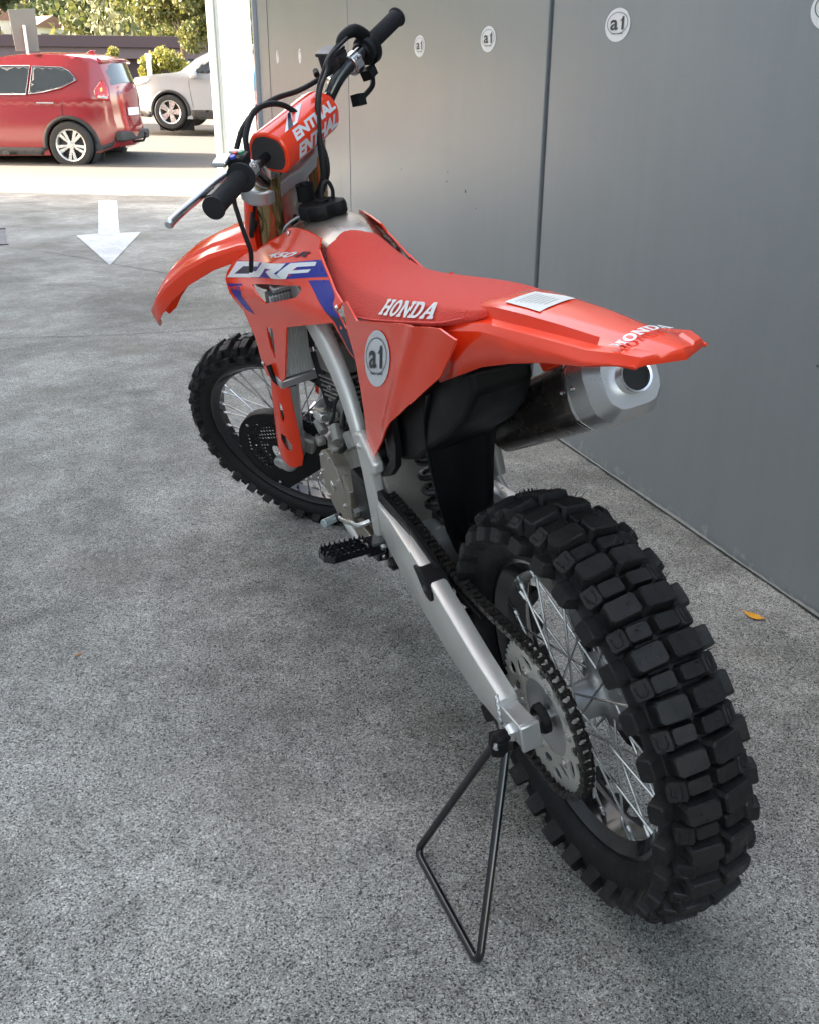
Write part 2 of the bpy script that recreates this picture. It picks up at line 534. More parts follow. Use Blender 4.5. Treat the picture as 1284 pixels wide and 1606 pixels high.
def slab(word):
    """heavy slab-serif capitals as 2-D outlines, normalised to 0..1"""
    L = {'H': ([[(0, 0), (.42, 0), (.42, .16), (.33, .16), (.33, .84), (.42, .84), (.42, 1), (0, 1), (0, .84), (.08, .84), (.08, .16), (0, .16)],
                [(.58, 0), (1, 0), (1, .16), (.92, .16), (.92, .84), (1, .84), (1, 1), (.58, 1), (.58, .84), (.67, .84), (.67, .16), (.58, .16)],
                [(.3, .42), (.7, .42), (.7, .6), (.3, .6)]], [], 1.0),
         'O': ([[(.5 + .5 * math.cos(a * PI / 12), .5 + .52 * math.sin(a * PI / 12)) for a in range(24)]],
               [[(.5 + .22 * math.cos(a * PI / 12), .5 + .33 * math.sin(a * PI / 12)) for a in range(24)]], .86),
         'N': ([[(0, 0), (.38, 0), (.38, .16), (.29, .16), (.29, .62), (.74, 0), (.92, 0), (.92, .84), (1, .84), (1, 1), (.62, 1), (.62, .84), (.72, .84), (.72, .40), (.30, 1), (0, 1), (0, .84), (.08, .84), (.08, .16), (0, .16)]], [], 1.0),
         'D': ([[(0, 0), (.55, 0)] + [(.55 + .43 * math.cos(a * PI / 12), .5 + .5 * math.sin(a * PI / 12)) for a in range(-5, 6)] + [(.55, 1), (0, 1), (0, .84), (.08, .84), (.08, .16), (0, .16)]],
               [[(.33, .17), (.5, .17)] + [(.5 + .21 * math.cos(a * PI / 8), .5 + .33 * math.sin(a * PI / 8)) for a in range(-3, 4)] + [(.5, .83), (.33, .83)]], .92),
         'A': ([[(0, 0), (.34, 0), (.34, .16), (.27, .16), (.32, .3), (.62, .3), (.67, .16), (.58, .16), (.58, 0), (1, 0), (1, .16), (.92, .16), (.62, 1), (.34, 1), (.06, .16), (0, .16)]],
               [[(.37, .45), (.57, .45), (.47, .74)]], 1.0)}
    x = 0; vs = []; fs = []
    for ch in word:
        outs, holes, w = L[ch]
        ov, of = tri2d(outs, holes)
        o = len(vs)
        vs += [(x + a * w, b) for a, b in ov]
        fs += [tuple(i + o for i in f) for f in of]
        x += w + 0.07
    tot = x - 0.07
    return [(a / tot, b) for a, b in vs], fs

def decal(name, m, parent, glyph, fn, kind=None, xf=None):
    """lay normalised flat glyphs over a surface given by fn(u, v) -> 3-D point"""
    vs, fs = glyph
    g = G().add([Vector(fn(u, v)) for u, v in vs], fs)
    return g.build(name, m, parent, smooth=0, flip=False, kind=kind, xf=xf)

def quad(o, r, u):
    o, r, u = Vector(o), Vector(r), Vector(u)
    return lambda a, b: o + (r - o) * a + (u - o) * b

def empty(name, label, cat, loc=(0, 0, 0), rot=(0, 0, 0), group=None, mw=None):
    o = bpy.data.objects.new(name, None)
    COL.objects.link(o)
    o.empty_display_size = 0.1
    if mw is not None: o.matrix_world = mw
    else:
        o.location = loc; o.rotation_euler = rot
    tag(o, label, cat, group)
    return o

def tag(o, label, cat, group=None):
    o['label'] = label; o['category'] = cat
    if group: o['group'] = group
    return o

def inst(src, name, parent, mtx):
    o = bpy.data.objects.new(name, src)
    COL.objects.link(o)
    o.parent = parent
    o.matrix_local = mtx
    return o
def gz(y): return -0.01 * y
# ================================================================== MOTORCYCLE
BIKE_MW = (Matrix.Translation((0, 0, 0.0028)) @ Matrix.Rotation(0.0001, 4, 'Z') @ Matrix.Rotation(-0.0217, 4, 'X')
           @ Matrix.Rotation(rad(-10.59), 4, 'Y'))
bike = empty('motorcycle', 'red off-road motocross motorcycle leaning on a black triangle stand beside the grey wall', 'motorcycle', mw=BIKE_MW)
RAKE = rad(27.1)
S_AX = Vector((0, -math.sin(RAKE), math.cos(RAKE)))
S_AP = Vector((0, 1.595, 0))
S_M = Matrix.Translation(S_AP) @ Matrix.Rotation(rad(42.76), 4, S_AX) @ Matrix.Translation(-S_AP)
def S(v): return S_M @ Vector(v)
RA = Vector((0, 0, 0.337))          # rear axle
FA = Vector((0, 1.481, 0.345))      # front axle (before steering)

# ---- wheels
def knob_mesh(w, l, h, name, umark=False):
    g = G()
    def ring(z, s, tx=1.0): return [Vector((x * w / 2 * s * tx, y * l / 2 * s, z)) for x, y in ((-1, -.7), (-.8, -1), (.8, -1), (1, -.7), (1, .7), (.8, 1), (-.8, 1), (-1, .7))]
    g.loft([ring(-.006, 1.22), ring(0, 1.10), ring(h * .86, .98), ring(h, .90)])
    if umark:
        u = [(-.24, -.26), (-.24, .16), (-.12, .30), (.12, .30), (.24, .16), (.24, -.26)]
        g.tube([(a * w, b * l, h + .0002) for a, b in u], .0011, 4)
    me = bpy.data.meshes.new(name)
    me.from_pydata([tuple(v) for v in g.v], [], g.f)
    bm = bmesh.new(); bm.from_mesh(me); bmesh.ops.recalc_face_normals(bm, faces=bm.faces); bm.to_mesh(me); bm.free()
    me.materials.append(M['tread'])
    return me

def wheel(ax, xf, pre, prof, crown, pitches, phase, side, rimp, sc):
    T = Matrix.Translation(ax)
    top = (S_M if xf else Matrix.Identity(4)) @ T
    f = (lambda v: top @ v)
    g = G().lathe(prof + [prof[0]], n=96, cap=False)
    # moulded ridges on the sidewall
    for s in (-1, 1):
        xx, rr_ = prof[2][0], prof[2][1]
    tyre = g.build('tyre', 'rubber', bike, xf=f, smooth=50)
    tyre['label'] = 'knobby %s tyre' % pre
    rnd = random.Random(3)
    meA = knob_mesh(.042 * sc, .027 * sc, .0180 * sc, 'centre_knob')
    meB = knob_mesh(.030 * sc, .020 * sc, .0105 * sc, 'middle_knob')
    meU = knob_mesh(.024 * sc, .025 * sc, .0135 * sc, 'shoulder_knob', True)
    meS = knob_mesh(.021 * sc, .028 * sc, .0215 * sc, 'side_knob')
    nub = G(); jn = G()
    for k in range(pitches):
        a0 = phase + 2 * PI * k / pitches
        for sx in (-1, 1):
            for me, da, x, r, tilt in ((meA, 0, crown[0], crown[1], 10), (meB, .5, crown[0] * .86, crown[1] + .001, 8),
                                       (meU, .50, crown[2], crown[3], 34), (meS, .02, crown[4], crown[5], 66)):
                a = a0 + da * 2 * PI / pitches
                out = Vector((0, math.cos(a), math.sin(a)))
                tl = rad(tilt) * sx
                n = (out * math.cos(tl) + Vector((1, 0, 0)) * math.sin(tl)).normalized()
                tang = Vector((0, -math.sin(a), math.cos(a)))
                wx = tang.cross(n).normalized()
                mt = Matrix((wx, tang, n)).transposed().to_4x4()
                mt.translation = Vector((x * sx, 0, 0)) + out * r
                mt = mt @ Matrix.Rotation(rnd.uniform(-.04, .04), 4, 'Z') @ Matrix.Diagonal((rnd.uniform(.95, 1.05), rnd.uniform(.95, 1.06), rnd.uniform(.93, 1.05), 1))
                if xf and me is not meS:
                    for v in me.vertices: jn.v.append(mt @ v.co)
                    o_ = len(jn.v) - len(me.vertices)
                    jn.f += [tuple(i + o_ for i in p.vertices) for p in me.polygons]
                else:
                    inst(me, 'knob', tyre, top @ mt)
                if me in (meS, meU) or rnd.random() < .5:
                    for q in range(4 if me is meS else 2):
                        p = mt @ Vector((rnd.uniform(-.010, .010), rnd.uniform(-.015, .015), .014 * sc))
                        dd = (n + Vector((rnd.uniform(-.6, .6), rnd.uniform(-.5, .5), rnd.uniform(-.5, .5)))).normalized()
                        nub.tube([p, p + dd * rnd.uniform(.009, .015)], [.0007, .0004], 3)
    if jn.v: jn.build('inner_knobs', 'tread', tyre, xf=f, smooth=0, kind='stuff')
    nub.build('rubber_nubs', 'rubber', tyre, xf=f, smooth=0, kind='stuff', flip=False)
    # rim
    rim = G().lathe(rimp, n=96, cap=False)
    rim.v, rim.f = rim.v, rim.f
    n = 96
    R = len(rimp)
    rim.f += [((R - 1) * n + j, (R - 1) * n + (j + 1) % n, (j + 1) % n, j) for j in range(n)]
    ro = rim.build('rim', 'blackgloss', bike, xf=f, smooth=40)
    return tyre, ro, top

prof_r = [(-.030, .247), (-.040, .249), (-.050, .262), (-.0570, .280), (-.0575, .296), (-.050, .309), (-.034, .3165), (-.012, .3195),
          (.012, .3195), (.034, .3165), (.050, .309), (.0575, .296), (.0570, .280), (.050, .262), (.040, .249), (.030, .247), (.030, .240), (-.030, .240)]
rimp_r = [(-.0335, .254), (-.0315, .255), (-.029, .245), (-.020, .236), (-.014, .226), (.014, .226), (.020, .236), (.029, .245), (.0315, .255), (.0335, .254),
          (.0335, .240), (.026, .232), (.018, .2215), (-.018, .2215), (-.026, .232), (-.0335, .240)]
tyre_r, rim_r, TR = wheel(RA, False, 'rear', prof_r, (.0235, .3185, .043, .3115, .0560, .294), 30, .05, 0, rimp_r, 1.12)
prof_f = [(-.022, .272), (-.030, .274), (-.039, .284), (-.0440, .296), (-.0430, .309), (-.036, .319), (-.022, .325), (-.008, .327),
          (.008, .327), (.022, .325), (.036, .319), (.0430, .309), (.0440, .296), (.039, .284), (.030, .274), (.022, .272), (.022, .264), (-.022, .264)]
rimp_f = [(-.0255, .279), (-.0235, .280), (-.021, .270), (-.014, .262), (-.010, .254), (.010, .254), (.014, .262), (.021, .270), (.0235, .280), (.0255, .279),
          (.0255, .266), (.018, .258), (.013, .2495), (-.013, .2495), (-.018, .258), (-.0255, .266)]
tyre_f, rim_f, TF = wheel(FA, True, 'front', prof_f, (.0165, .3265, .030, .321, .0420, .306), 34, .0, 0, rimp_f, 0.86)

def spokes(rim, top, nsp, r_hub, x_hub, r_rim, x_rim, swing):
    def mk(sx, head):
        a = rad(swing) * head
        p0 = Vector((x_hub * sx, r_hub * math.cos(a), r_hub * math.sin(a)))
        p1 = Vector((x_rim * sx, r_rim, 0))
        d = (p1 - p0).normalized()
        g = G().tube([p0, p1 - d * .012], .0022, 6)
        g.tube([p1 - d * .020, p1 - d * .018, p1 + d * .004], [.0022, .0036, .0040], 6)
        me = bpy.data.meshes.new('spoke')
        me.from_pydata([tuple(v) for v in g.v], [], g.f)
        for p in me.polygons: p.use_smooth = True
        me.set_sharp_from_angle(angle=rad(45))
        me.materials.append(M['steel'])
        return me
    ms = [mk(1, 1), mk(-1, -1), mk(1, -1), mk(-1, 1)]
    for k in range(nsp):
        a = 2 * PI * (k + .37) / nsp
        inst(ms[k % 4], 'spoke', rim, top @ Matrix.Rotation(a, 4, 'X'))
spokes(rim_r, TR, 32, .030, .032, .2245, .004, 62)
spokes(rim_f, TF, 36, .026, .030, .2525, .003, 62)

# hubs
fr = lambda v: TR @ v
ff = lambda v: TF @ v
hub_r = G().lathe([(-.064, .020), (-.064, .050), (-.055, .054), (-.050, .040), (-.046, .032), (-.030, .031), (.004, .031), (.018, .034), (.027, .042), (.032, .060), (.038, .066), (.052, .062), (.052, .020)], n=40)
hub_r.build('hub', 'alu', bike, xf=fr)
G().lathe([(-.058, .022), (-.058, .044), (-.050, .046), (-.044, .030), (-.02, .023), (.02, .023), (.044, .030), (.05, .040), (.058, .038), (.058, .02)], n=36).build('hub', 'dark', bike, xf=ff)
G().lathe([(-.118, .0), (-.118, .010), (.118, .010), (.118, 0)], n=16).build('axle', 'steel', bike, xf=fr)
G().lathe([(-.125, .0), (-.125, .014), (.125, .014), (.125, 0)], n=16).build('axle', 'steel', bike, xf=ff)
# bearing seal and collar next to the sprocket
gs = G().lathe([(-.088, .012), (-.088, .021), (-.083, .0245), (-.074, .025), (-.074, .012)], n=28)
gs.build('bearing_seal', 'black', bike, xf=fr)
# sprocket carrier and plate
G().lathe([(-.064, .02), (-.066, .026), (-.0655, .052), (-.0685, .060), (-.0695, .064), (-.064, .067), (-.060, .062), (-.060, .02)], n=40).build('sprocket_carrier', 'alu', bike, xf=fr)
NT = 49
teeth = []
for i in range(NT):
    a0 = 2 * PI * i / NT
    for da, r in ((-.32, .1215), (-.16, .1265), (-.05, .1292), (.05, .1292), (.16, .1265), (.32, .1215)):
        a = a0 + da * 2 * PI / NT
        teeth.append((r * math.cos(a), r * math.sin(a)))
def blob(cx, cy, pts, ang):
    c, s_ = math.cos(ang), math.sin(ang)
    return [(c * (cx + x) - s_ * (cy + y), s_ * (cx + x) + c * (cy + y)) for x, y in pts]
holes = []
for k in range(6):
    a = PI / 3 * k + .35
    holes.append(blob(.1035, 0, [(-.011, -.004), (-.006, -.011), (.004, -.014), (.0095, -.009), (.011, 0), (.0095, .009), (.004, .014), (-.006, .011), (-.011, .004)], a))
    for sg in (-1, 1):
        pts = [(-.0115, -.014), (-.010, -.002), (.001, .009), (.012, .015), (.0155, .010), (.010, -.003), (.001, -.014), (-.007, -.017)]
        pts = [(x, y * sg) for x, y in pts]
        if sg < 0: pts = pts[::-1]
        aa = a + sg * .305
        holes.append(blob(.0875, 0, [(x, y * .95) for x, y in pts], aa))
inner = [(.064 * math.cos(2 * PI * k / 36), .064 * math.sin(2 * PI * k / 36)) for k in range(36)]
sp = panel('sprocket', 'sprock', bike, [teeth], lambda y, z: -.0735, holes=holes + [inner], grid=0, thick=.0036, smooth=30, xf=fr)
for k in range(6):
    a = PI / 3 * k + .35 + PI / 6
    G().lathe([(-.060, .0105), (-.0732, .0105), (-.0738, .009), (-.0745, .0062), (-.0775, .0058)], c=(0, .0745 * math.cos(a), .0745 * math.sin(a)), n=12).build('bolt', 'brushed', sp, xf=fr)

# chain : one object per link
def chain_path():
    pts = []
    R = .1262
    for k in range(0, 41):                      # round the back of the sprocket, top to bottom
        a = rad(86 + (276 - 86) * k / 40)
        pts.append(Vector((R * math.cos(a), RA.z + R * math.sin(a))))
    low = [(.10, .2195), (.22, .255), (.36, .315), (.52, .395), (.615, .437)]
    pts += [Vector(p) for p in low]
    c = Vector((.640, .473)); r = .033
    for k in range(0, 13):
        a = rad(-65 + (95 + 65) * k / 12)
        pts.append(c + Vector((r * math.cos(a), r * math.sin(a))))
    up = [(.60, .507), (.50, .500), (.38, .479), (.26, .460), (.15, .4560), (.07, .4590)]
    pts += [Vector(p) for p in up]
    return pts
cp = chain_path()
P3 = [Vector((0, p.x, p.y)) for p in cp] + [Vector((0, cp[0].x, cp[0].y))]
sm, _ = catmull(P3, 4)
L = [0]
for i in range(1, len(sm)): L.append(L[-1] + (sm[i] - sm[i - 1]).length)
NL = int(round(L[-1] / .01588)); NL -= NL % 2
pitch = L[-1] / NL
def at(s):
    s %= L[-1]
    lo, hi = 0, len(L) - 1
    while hi - lo > 1:
        md = (lo + hi) // 2
        if L[md] <= s: lo = md
        else: hi = md
    t = (s - L[lo]) / (L[hi] - L[lo] + 1e-9)
    return sm[lo].lerp(sm[hi], t)
def link_mesh(outer):
    g = G()
    w = .0088 if outer else .0062
    r = .0066; p = pitch / 2
    prof = []
    for k in range(7):
        a = PI / 2 + PI * k / 6
        prof.append((-p + r * math.cos(a), r * math.sin(a)))
    prof.append((0, -r * .66))
    for k in range(7):
        a = -PI / 2 + PI * k / 6
        prof.append((p + r * math.cos(a), r * math.sin(a)))
    prof.append((0, r * .66))
    for s in (-1, 1):
        g.prism(prof, s * w - .0010, s * w + .0010)
    for yy in (-p, p):
        if outer: g.tube([(-w - .0024, yy, 0), (w + .0024, yy, 0)], .0026, 8)
        else: g.tube([(-w, yy, 0), (w, yy, 0)], .0050, 8)
    me = bpy.data.meshes.new('chain_link')
    me.from_pydata([tuple(v) for v in g.v], [], g.f)
    bm = bmesh.new(); bm.from_mesh(me); bmesh.ops.recalc_face_normals(bm, faces=bm.faces); bm.to_mesh(me); bm.free()
    me.materials.append(M['chain'])
    return me
chain = empty('chain', '', ''); del chain['label']; del chain['category']
chain.parent = bike
lm = [link_mesh(True), link_mesh(False)]
for i in range(NL):
    a, b = at(i * pitch), at((i + 1) * pitch)
    d = (b - a).normalized()
    up = Vector((1, 0, 0)).cross(d)
    mt = Matrix((Vector((1, 0, 0)), d, up)).transposed().to_4x4()
    mt.translation = (a + b) / 2 + Vector((-.0755, 0, 0))
    inst(lm[i % 2], 'chain_link', chain, mt)

# ---- swingarm
def rrect(c, w, h, r=.3, ax=Vector((1, 0, 0)), ay=Vector((0, 0, 1)), n=3):
    """rounded rectangle ring, w along ax, h along ay"""
    out = []
    c = Vector(c)
    rw = min(w, h) * r
    for sx, sy, a0 in ((1, 1, 0), (-1, 1, 90), (-1, -1, 180), (1, -1, 270)):
        for k in range(n):
            a = rad(a0 + 90 * k / (n - 1))
            out.append(c + ax * (sx * (w / 2 - rw) + rw * math.cos(a)) + ay * (sy * (h / 2 - rw) + rw * math.sin(a)))
    return out
for s in (-1, 1):
    st = [(.575, .462, .085, .044, .088), (.48, .456, .100, .034, .101), (.40, .445, .112, .033, .109), (.30, .418, .116, .033, .113), (.22, .390, .110, .033, .114),
          (.13, .360, .095, .032, .1145), (.05, .3465, .071, .031, .115), (.035, .343, .063, .031, .1155)]
    g = G().loft([rrect((s * x, y, z), w, h, .16, ay=Vector((0, -.25 if y > .1 else -.1, 1)).normalized()) for y, z, h, w, x in st])
    g.build('swingarm', 'frame', bike, smooth=40)
    g = G().box((s * .1155, .004, .3425), (.031, .062, .042))
    g.box((s * .1155, -.031, .3415), (.034, .008, .048))
    g.build('axle_block', 'block', bike, bevel=.0025)
    g = G().tube([(s * .126, .016, .352), (s * .126, .050, .356)], .0045, 8)
    g.tube([(s * .1300, .000, .337), (s * .1360, 0, .337), (s * .142, 0, .337)], [.016, .016, .0135], 6)
    g.tube([(s * .126, .040, .3545), (s * .126, .047, .3555)], .0078, 6)
    g.build('adjuster_bolt', 'steel', bike)
    g = G()
    for k in range(14):
        t = k / 13
        zz = .315 + .060 * t
        g.tube([(s * (.1305), .040 - .002 * math.sin(k * 2.1), zz - .003), (s * (.1315), .043, zz + .003)], .0042, 6)
    for k in range(9):
        g.tube([(s * (.131 - .032 * k / 8), .041, .3735), (s * (.128 - .032 * k / 8), .044, .3742)], .0042, 6)
    g.build('weld_bead', 'alu', bike)
G().loft([rrect((x, .445, .440), .10, .075, .3, ax=Vector((0, 1, 0))) for x in (-.10, -.05, 0, .05, .10)]).build('swingarm_bridge', 'alu', bike)

# chain slider, its end boss, and guides
G().prism([(.29, .468), (.42, .494), (.56, .508), (.56, .532), (.42, .519), (.30, .486)], -.106, -.0915).build('chain_slider', 'black', bike, bevel=.003)
G().prism([(.258, .455), (.262, .440), (.276, .430), (.293, .431), (.304, .441), (.318, .458), (.335, .478), (.31, .482), (.275, .472)], -.1335, -.0915).build('chain_slider', 'black', bike, bevel=.003)
G().bolt((-.1335, .283, .451), r=.0105, h=.004).build('bolt', 'dark', bike)
G().box((-.0765, .30, .4440), (.020, .26, .004), (rad(5), 0, 0)).build('chain_rub_strip', 'black', bike, bevel=.001)
gp = [(.085, .262), (.20, .305), (.215, .290), (.205, .245), (.13, .205), (.095, .210)]
G().prism(gp, -.096, -.092).prism(gp, -.060, -.056).prism([(.095, .212), (.13, .207), (.205, .247), (.20, .252), (.13, .213), (.10, .217)], -.093, -.058).build('chain_guide', 'black', bike, bevel=.0015)
G().box((-.100, .165, .31), (.014, .03, .05)).build('guide_bracket', 'frame', bike, bevel=.003)

# ---- frame
def spar(s):
    c = [((s * .030, 1.055, .950), .080, .050), ((s * .066, .98, .915), .085, .034), ((s * .084, .89, .876), .085, .030), ((s * .091, .80, .832), .080, .030),
         ((s * .093, .715, .780), .066, .030), ((s * .094, .655, .715), .052, .029), ((s * .096, .630, .645), .042, .027), ((s * .099, .605, .585), .040, .024)]
    rings = []
    P = [Vector(a[0]) for a in c]
    for i, (p, h, w) in enumerate(c):
        d = (P[min(len(P) - 1, i + 1)] - P[max(0, i - 1)]).normalized()
        ax = Vector((1, 0, 0)); ax = (ax - d * ax.dot(d)).normalized()
        rings.append(rrect(p, w, h, .34, ax=ax, ay=d.cross(ax).normalized(), n=4))
    g = G().loft(rings)
    return g
for s in (-1, 1):
    spar(s).build('frame_spar', 'frame', bike, smooth=45, subsurf=1)
    # cast pivot plate
    pl = [(.612, .640), (.606, .560), (.612, .480), (.622, .400), (.628, .345), (.604, .332), (.586, .350), (.568, .420), (.556, .500), (.548, .570), (.524, .580), (.520, .600), (.570, .650)]
    G().prism(pl, s * .090, s * .113).build('pivot_plate', 'frame', bike, bevel=.005, seg=3)
    G().tube([(s * .090, .98, .36), (s * .098, .85, .325), (s * .10, .72, .325), (s * .102, .615, .36)], .015, 10, smooth=4).build('cradle_tube', 'frame', bike)
    G().tube([(s * .02, 1.045, .50), (s * .06, 1.03, .42), (s * .090, .98, .36)], .015, 10, smooth=4).build('cradle_tube', 'frame', bike)
    # tubes of the rear subframe
    G().tube([(s * .060, .63, .86), (s * .058, .40, .88), (s * .045, .12, .915)], .011, 8, smooth=4).build('subframe_tube', 'alu', bike)
G().tube([(0, 1.085, .90), (0, 1.085, .60), (0, 1.045, .50)], .023, 12, smooth=4).build('down_tube', 'frame', bike)
g = G().tube([Vector((0, 1.595, 0)) + S_AX * .98, Vector((0, 1.595, 0)) + S_AX * 1.20], .030, 16)
g.build('steering_head', 'frame', bike)
for q_ in ((-.113, .585, .620), (-.113, .603, .365)): G().bolt(q_, r=.008).build('bolt', 'steel', bike)

# ---- engine
cyl = G()
T_ = Matrix.Translation((0, .86, .56)) @ Matrix.Rotation(rad(-8), 4, 'X')
g = G().box((0, 0, .0), (.125, .135, .12)); g.build('cylinder_block', 'engine', bike, xf=lambda v: T_ @ v, bevel=.012, seg=3)
g = G()
for k in range(5): g.box((0, 0, .068 + k * .011), (.142, .150, .005))
g.build('cooling_fins', 'engine', bike, xf=lambda v: T_ @ v, bevel=.0015)
G().box((0, 0, .155), (.135, .14, .075)).build('cylinder_head', 'engine', bike, xf=lambda v: T_ @ v, bevel=.014, seg=3)
G().box((0, 0, .208), (.120, .13, .030)).build('head_cover', 'cover', bike, xf=lambda v: T_ @ v, bevel=.010, seg=3)
cc = [(.58, .37), (.66, .335), (.90, .335), (.965, .38), (.975, .46), (.94, .525), (.82, .555), (.68, .60), (.60, .58), (.565, .50)]
G().prism(cc, -.088, .088).build('crankcase', 'engine', bike, bevel=.012, seg=3)
mc = [(.845 + .082 * math.cos(a * PI / 12), .440 + .082 * math.sin(a * PI / 12)) for a in range(-9, 14)] + [(.745, .500), (.715, .470), (.740, .392)]
mag = G().prism(mc, -.086, -.120).build('flywheel_cover', 'cover', bike, bevel=.010, seg=4)
for k in range(6):
    a = rad(-40 + k * 48)
    G().bolt((-.120, .845 + .074 * math.cos(a), .440 + .074 * math.sin(a)), r=.0055, h=.005).build('bolt', 'steel', mag)
G().bolt((-.121, .845, .44), r=.014, h=.003).build('bolt', 'steel', mag)
g = G().prism([(.60, .52), (.70, .53), (.715, .47), (.705, .41), (.645, .42), (.60, .45)], -.086, -.112)
g.build('sprocket_cover', 'black', bike, bevel=.006)
for a, b, r in (((-.10, .93, .565), (-.10, .90, .545), .012), ((-.095, .80, .59), (-.105, .77, .565), .014), ((-.09, .72, .60), (-.09, .70, .57), .016),
                ((-.08, .66, .62), (-.10, .62, .60), .012), ((-.098, .92, .52), (-.116, .92, .52), .012), ((-.098, .79, .545), (-.120, .79, .545), .010)):
    G().tube([a, b], r, 10).build('engine_fitting', 'engine', bike, bevel=.0015)
G().box((-.088, .895, .585), (.045, .05, .022), (0, rad(12), 0)).build('engine_mount', 'brushed', bike, bevel=.004)
g = G().tube([(-.06, .72, .63), (-.085, .735, .585), (-.10, .76, .55), (-.098, .80, .53)], .006, 8, smooth=4)
g.tube([(-.02, .68, .70), (-.07, .70, .64), (-.09, .745, .60)], .008, 8, smooth=4)
g.tube([(-.07, .67, .72), (-.10, .68, .66), (-.10, .72, .615)], .0045, 8, smooth=4)
g.build('engine_hose', 'black', bike)
G().tube([(-.048, .93, .85), (-.058, .966, .77), (-.060, .970, .71), (-.061, .935, .59), (-.060, .899, .475)], .0125, 12, smooth=5).build('coolant_hose', 'rubber', bike)
G().tube([(-.060, .92, .82), (-.064, .945, .74), (-.064, .925, .65), (-.066, .885, .52)], .005, 8, smooth=5).build('clutch_cable', 'rubber', bike)
for q_, r_ in (((-.0605, .925, .560), .0150), ((-.060, .970, .715), .0145)):
    G().lathe([(-.005, r_ - .002), (-.005, r_), (.005, r_), (.005, r_ - .002)], c=q_, axis=(Vector((0, .3, 1)).normalized(), Vector((1, 0, 0)), Vector((0, 1, -.3)).normalized()), n=16, cap=False).build('hose_clamp', 'steel', bike)
for q_ in ((-.064, .80, .60), (-.064, .90, .615), (-.066, .83, .71), (-.068, .91, .73), (-.072, .86, .655)): G().bolt(q_, r=.0065, h=.008).build('bolt', 'steel', bike)
G().tube([(-.070, .79, .66), (-.085, .80, .64), (-.088, .83, .60), (-.092, .86, .575)], .0035, 6, smooth=4).build('wire', 'rubber', bike)
G().tube([(-.060, .75, .70), (-.082, .76, .62), (-.090, .80, .575), (-.10, .84, .55)], .0045, 6, smooth=4).build('wire', 'rubber', bike)
G().prism([(.70, .40), (.76, .36), (.74, .345), (.62, .345), (.61, .39)], -.100, -.116).build('guide_plate', 'cover', bike, bevel=.003)
G().tube([(-.100, .700, .430), (-.125, .700, .430)], .010, 12).build('shift_shaft', 'steel', bike)
# throttle body and airbox boot
G().lathe([(-.0, .032), (.04, .036), (.10, .045), (.16, .055)], c=(0, .64, .76), axis=(Vector((0, -1, .1)).normalized(), Vector((1, 0, 0)), Vector((0, 0, 1))), n=20).build('air_boot', 'rubber', bike)
G().box((0, .70, .755), (.09, .08, .08)).build('throttle_body', 'dark', bike, bevel=.012)
# shock absorber and spring behind the engine
g = G().tube([(0, .47, .46), (0, .50, .80)], .018, 14); g.build('shock_body', 'brushed', bike)
g = G(); pts = []
for k in range(8 * 14):
    a = 2 * PI * k / 14
    t = k / (8 * 14)
    pts.append((.037 * math.cos(a), .472 + .026 * t + .037 * math.sin(a), .49 + .24 * t))
G().tube(pts, .0062, 6).build('shock_spring', 'dark', bike)
g = G().lathe([(-.012, .036), (-.012, .044), (.012, .044), (.012, .036)], c=(0, .500, .745), axis='z', n=24, cap=False); g.build('spring_collar', 'steel', bike)
G().box((0, .46, .455), (.06, .06, .07)).box((0, .40, .36), (.055, .14, .03)).build('shock_linkage', 'dark', bike, bevel=.008)

# ---- gear lever and footrests
G().tube([(-.105, .635, .432), (-.135, .640, .428), (-.140, .665, .425), (-.142, .72, .408), (-.144, .757, .402)], .0062, 10, smooth=5, flat=.8).build('gear_lever', 'brushed', bike)
G().tube([(-.140, .757, .402), (-.152, .766, .400)], .0095, 10).build('lever_joint', 'dark', bike)
G().tube([(-.150, .764, .4005), (-.183, .748, .4040)], [.0085, .0095], 12).build('lever_tip', 'zinc', bike, bevel=.001)
for s in (-1, 1):
    D = Matrix.Translation((s * .122, .560 + (.03 if s > 0 else 0), .375 - (.05 if s > 0 else 0))) @ Matrix.Rotation(rad(-9) * s, 4, 'Y') @ Matrix.Rotation(rad(-7) * s, 4, 'Z')
    fx = lambda v, D=D, s=s: D @ Vector((s * v[0], v[1], v[2]))
    foot = G()
    loop = [(.034, -.022), (.118, -.027), (.130, -.012), (.130, .012), (.118, .027), (.034, .022)]
    rings = []
    for (x, y) in loop:
        pass
    def bar(a, b, w=.0045, h=.014):
        d = Vector((b[0] - a[0], b[1] - a[1], 0)); L_ = d.length
        ang = math.atan2(d.y, d.x)
        foot.box(((a[0] + b[0]) / 2, (a[1] + b[1]) / 2, .045), (L_ + w, w, h), (0, 0, ang))
        n = max(2, int(L_ / .010))
        for k in range(n):
            t = (k + .5) / n
            px, py = a[0] + d.x * t, a[1] + d.y * t
            foot.prism([(px - .003, .051), (px + .003, .051), (px, .0595)], py - .0018, py + .0018, 'xz')
    for i in range(len(loop)):
        bar(loop[i], loop[(i + 1) % len(loop)])
    bar((.034, 0), (.130, 0))
    for x in (.058, .082, .106): bar((x, -.025), (x, .025))
    foot.build('footrest', 'blackgloss', bike, xf=fx, smooth=0)
    G().box((.022, 0, .040), (.040, .046, .026)).box((.004, 0, .030), (.028, .030, .045)).build('footrest_mount', 'blackgloss', bike, xf=fx, bevel=.004)
    G().tube([(.012, -.028, .046), (.012, .028, .046)], .0045, 8).bolt((.012, -.028, .046), (0, -1, 0), .007).bolt((.006, -.018, .020), (0, -1, 0), .006).build('pivot_pin', 'steel', bike, xf=fx)
G().tube([(-.110, .612, .382), (-.116, .655, .352)], .003, 6).build('return_spring', 'dark', bike)
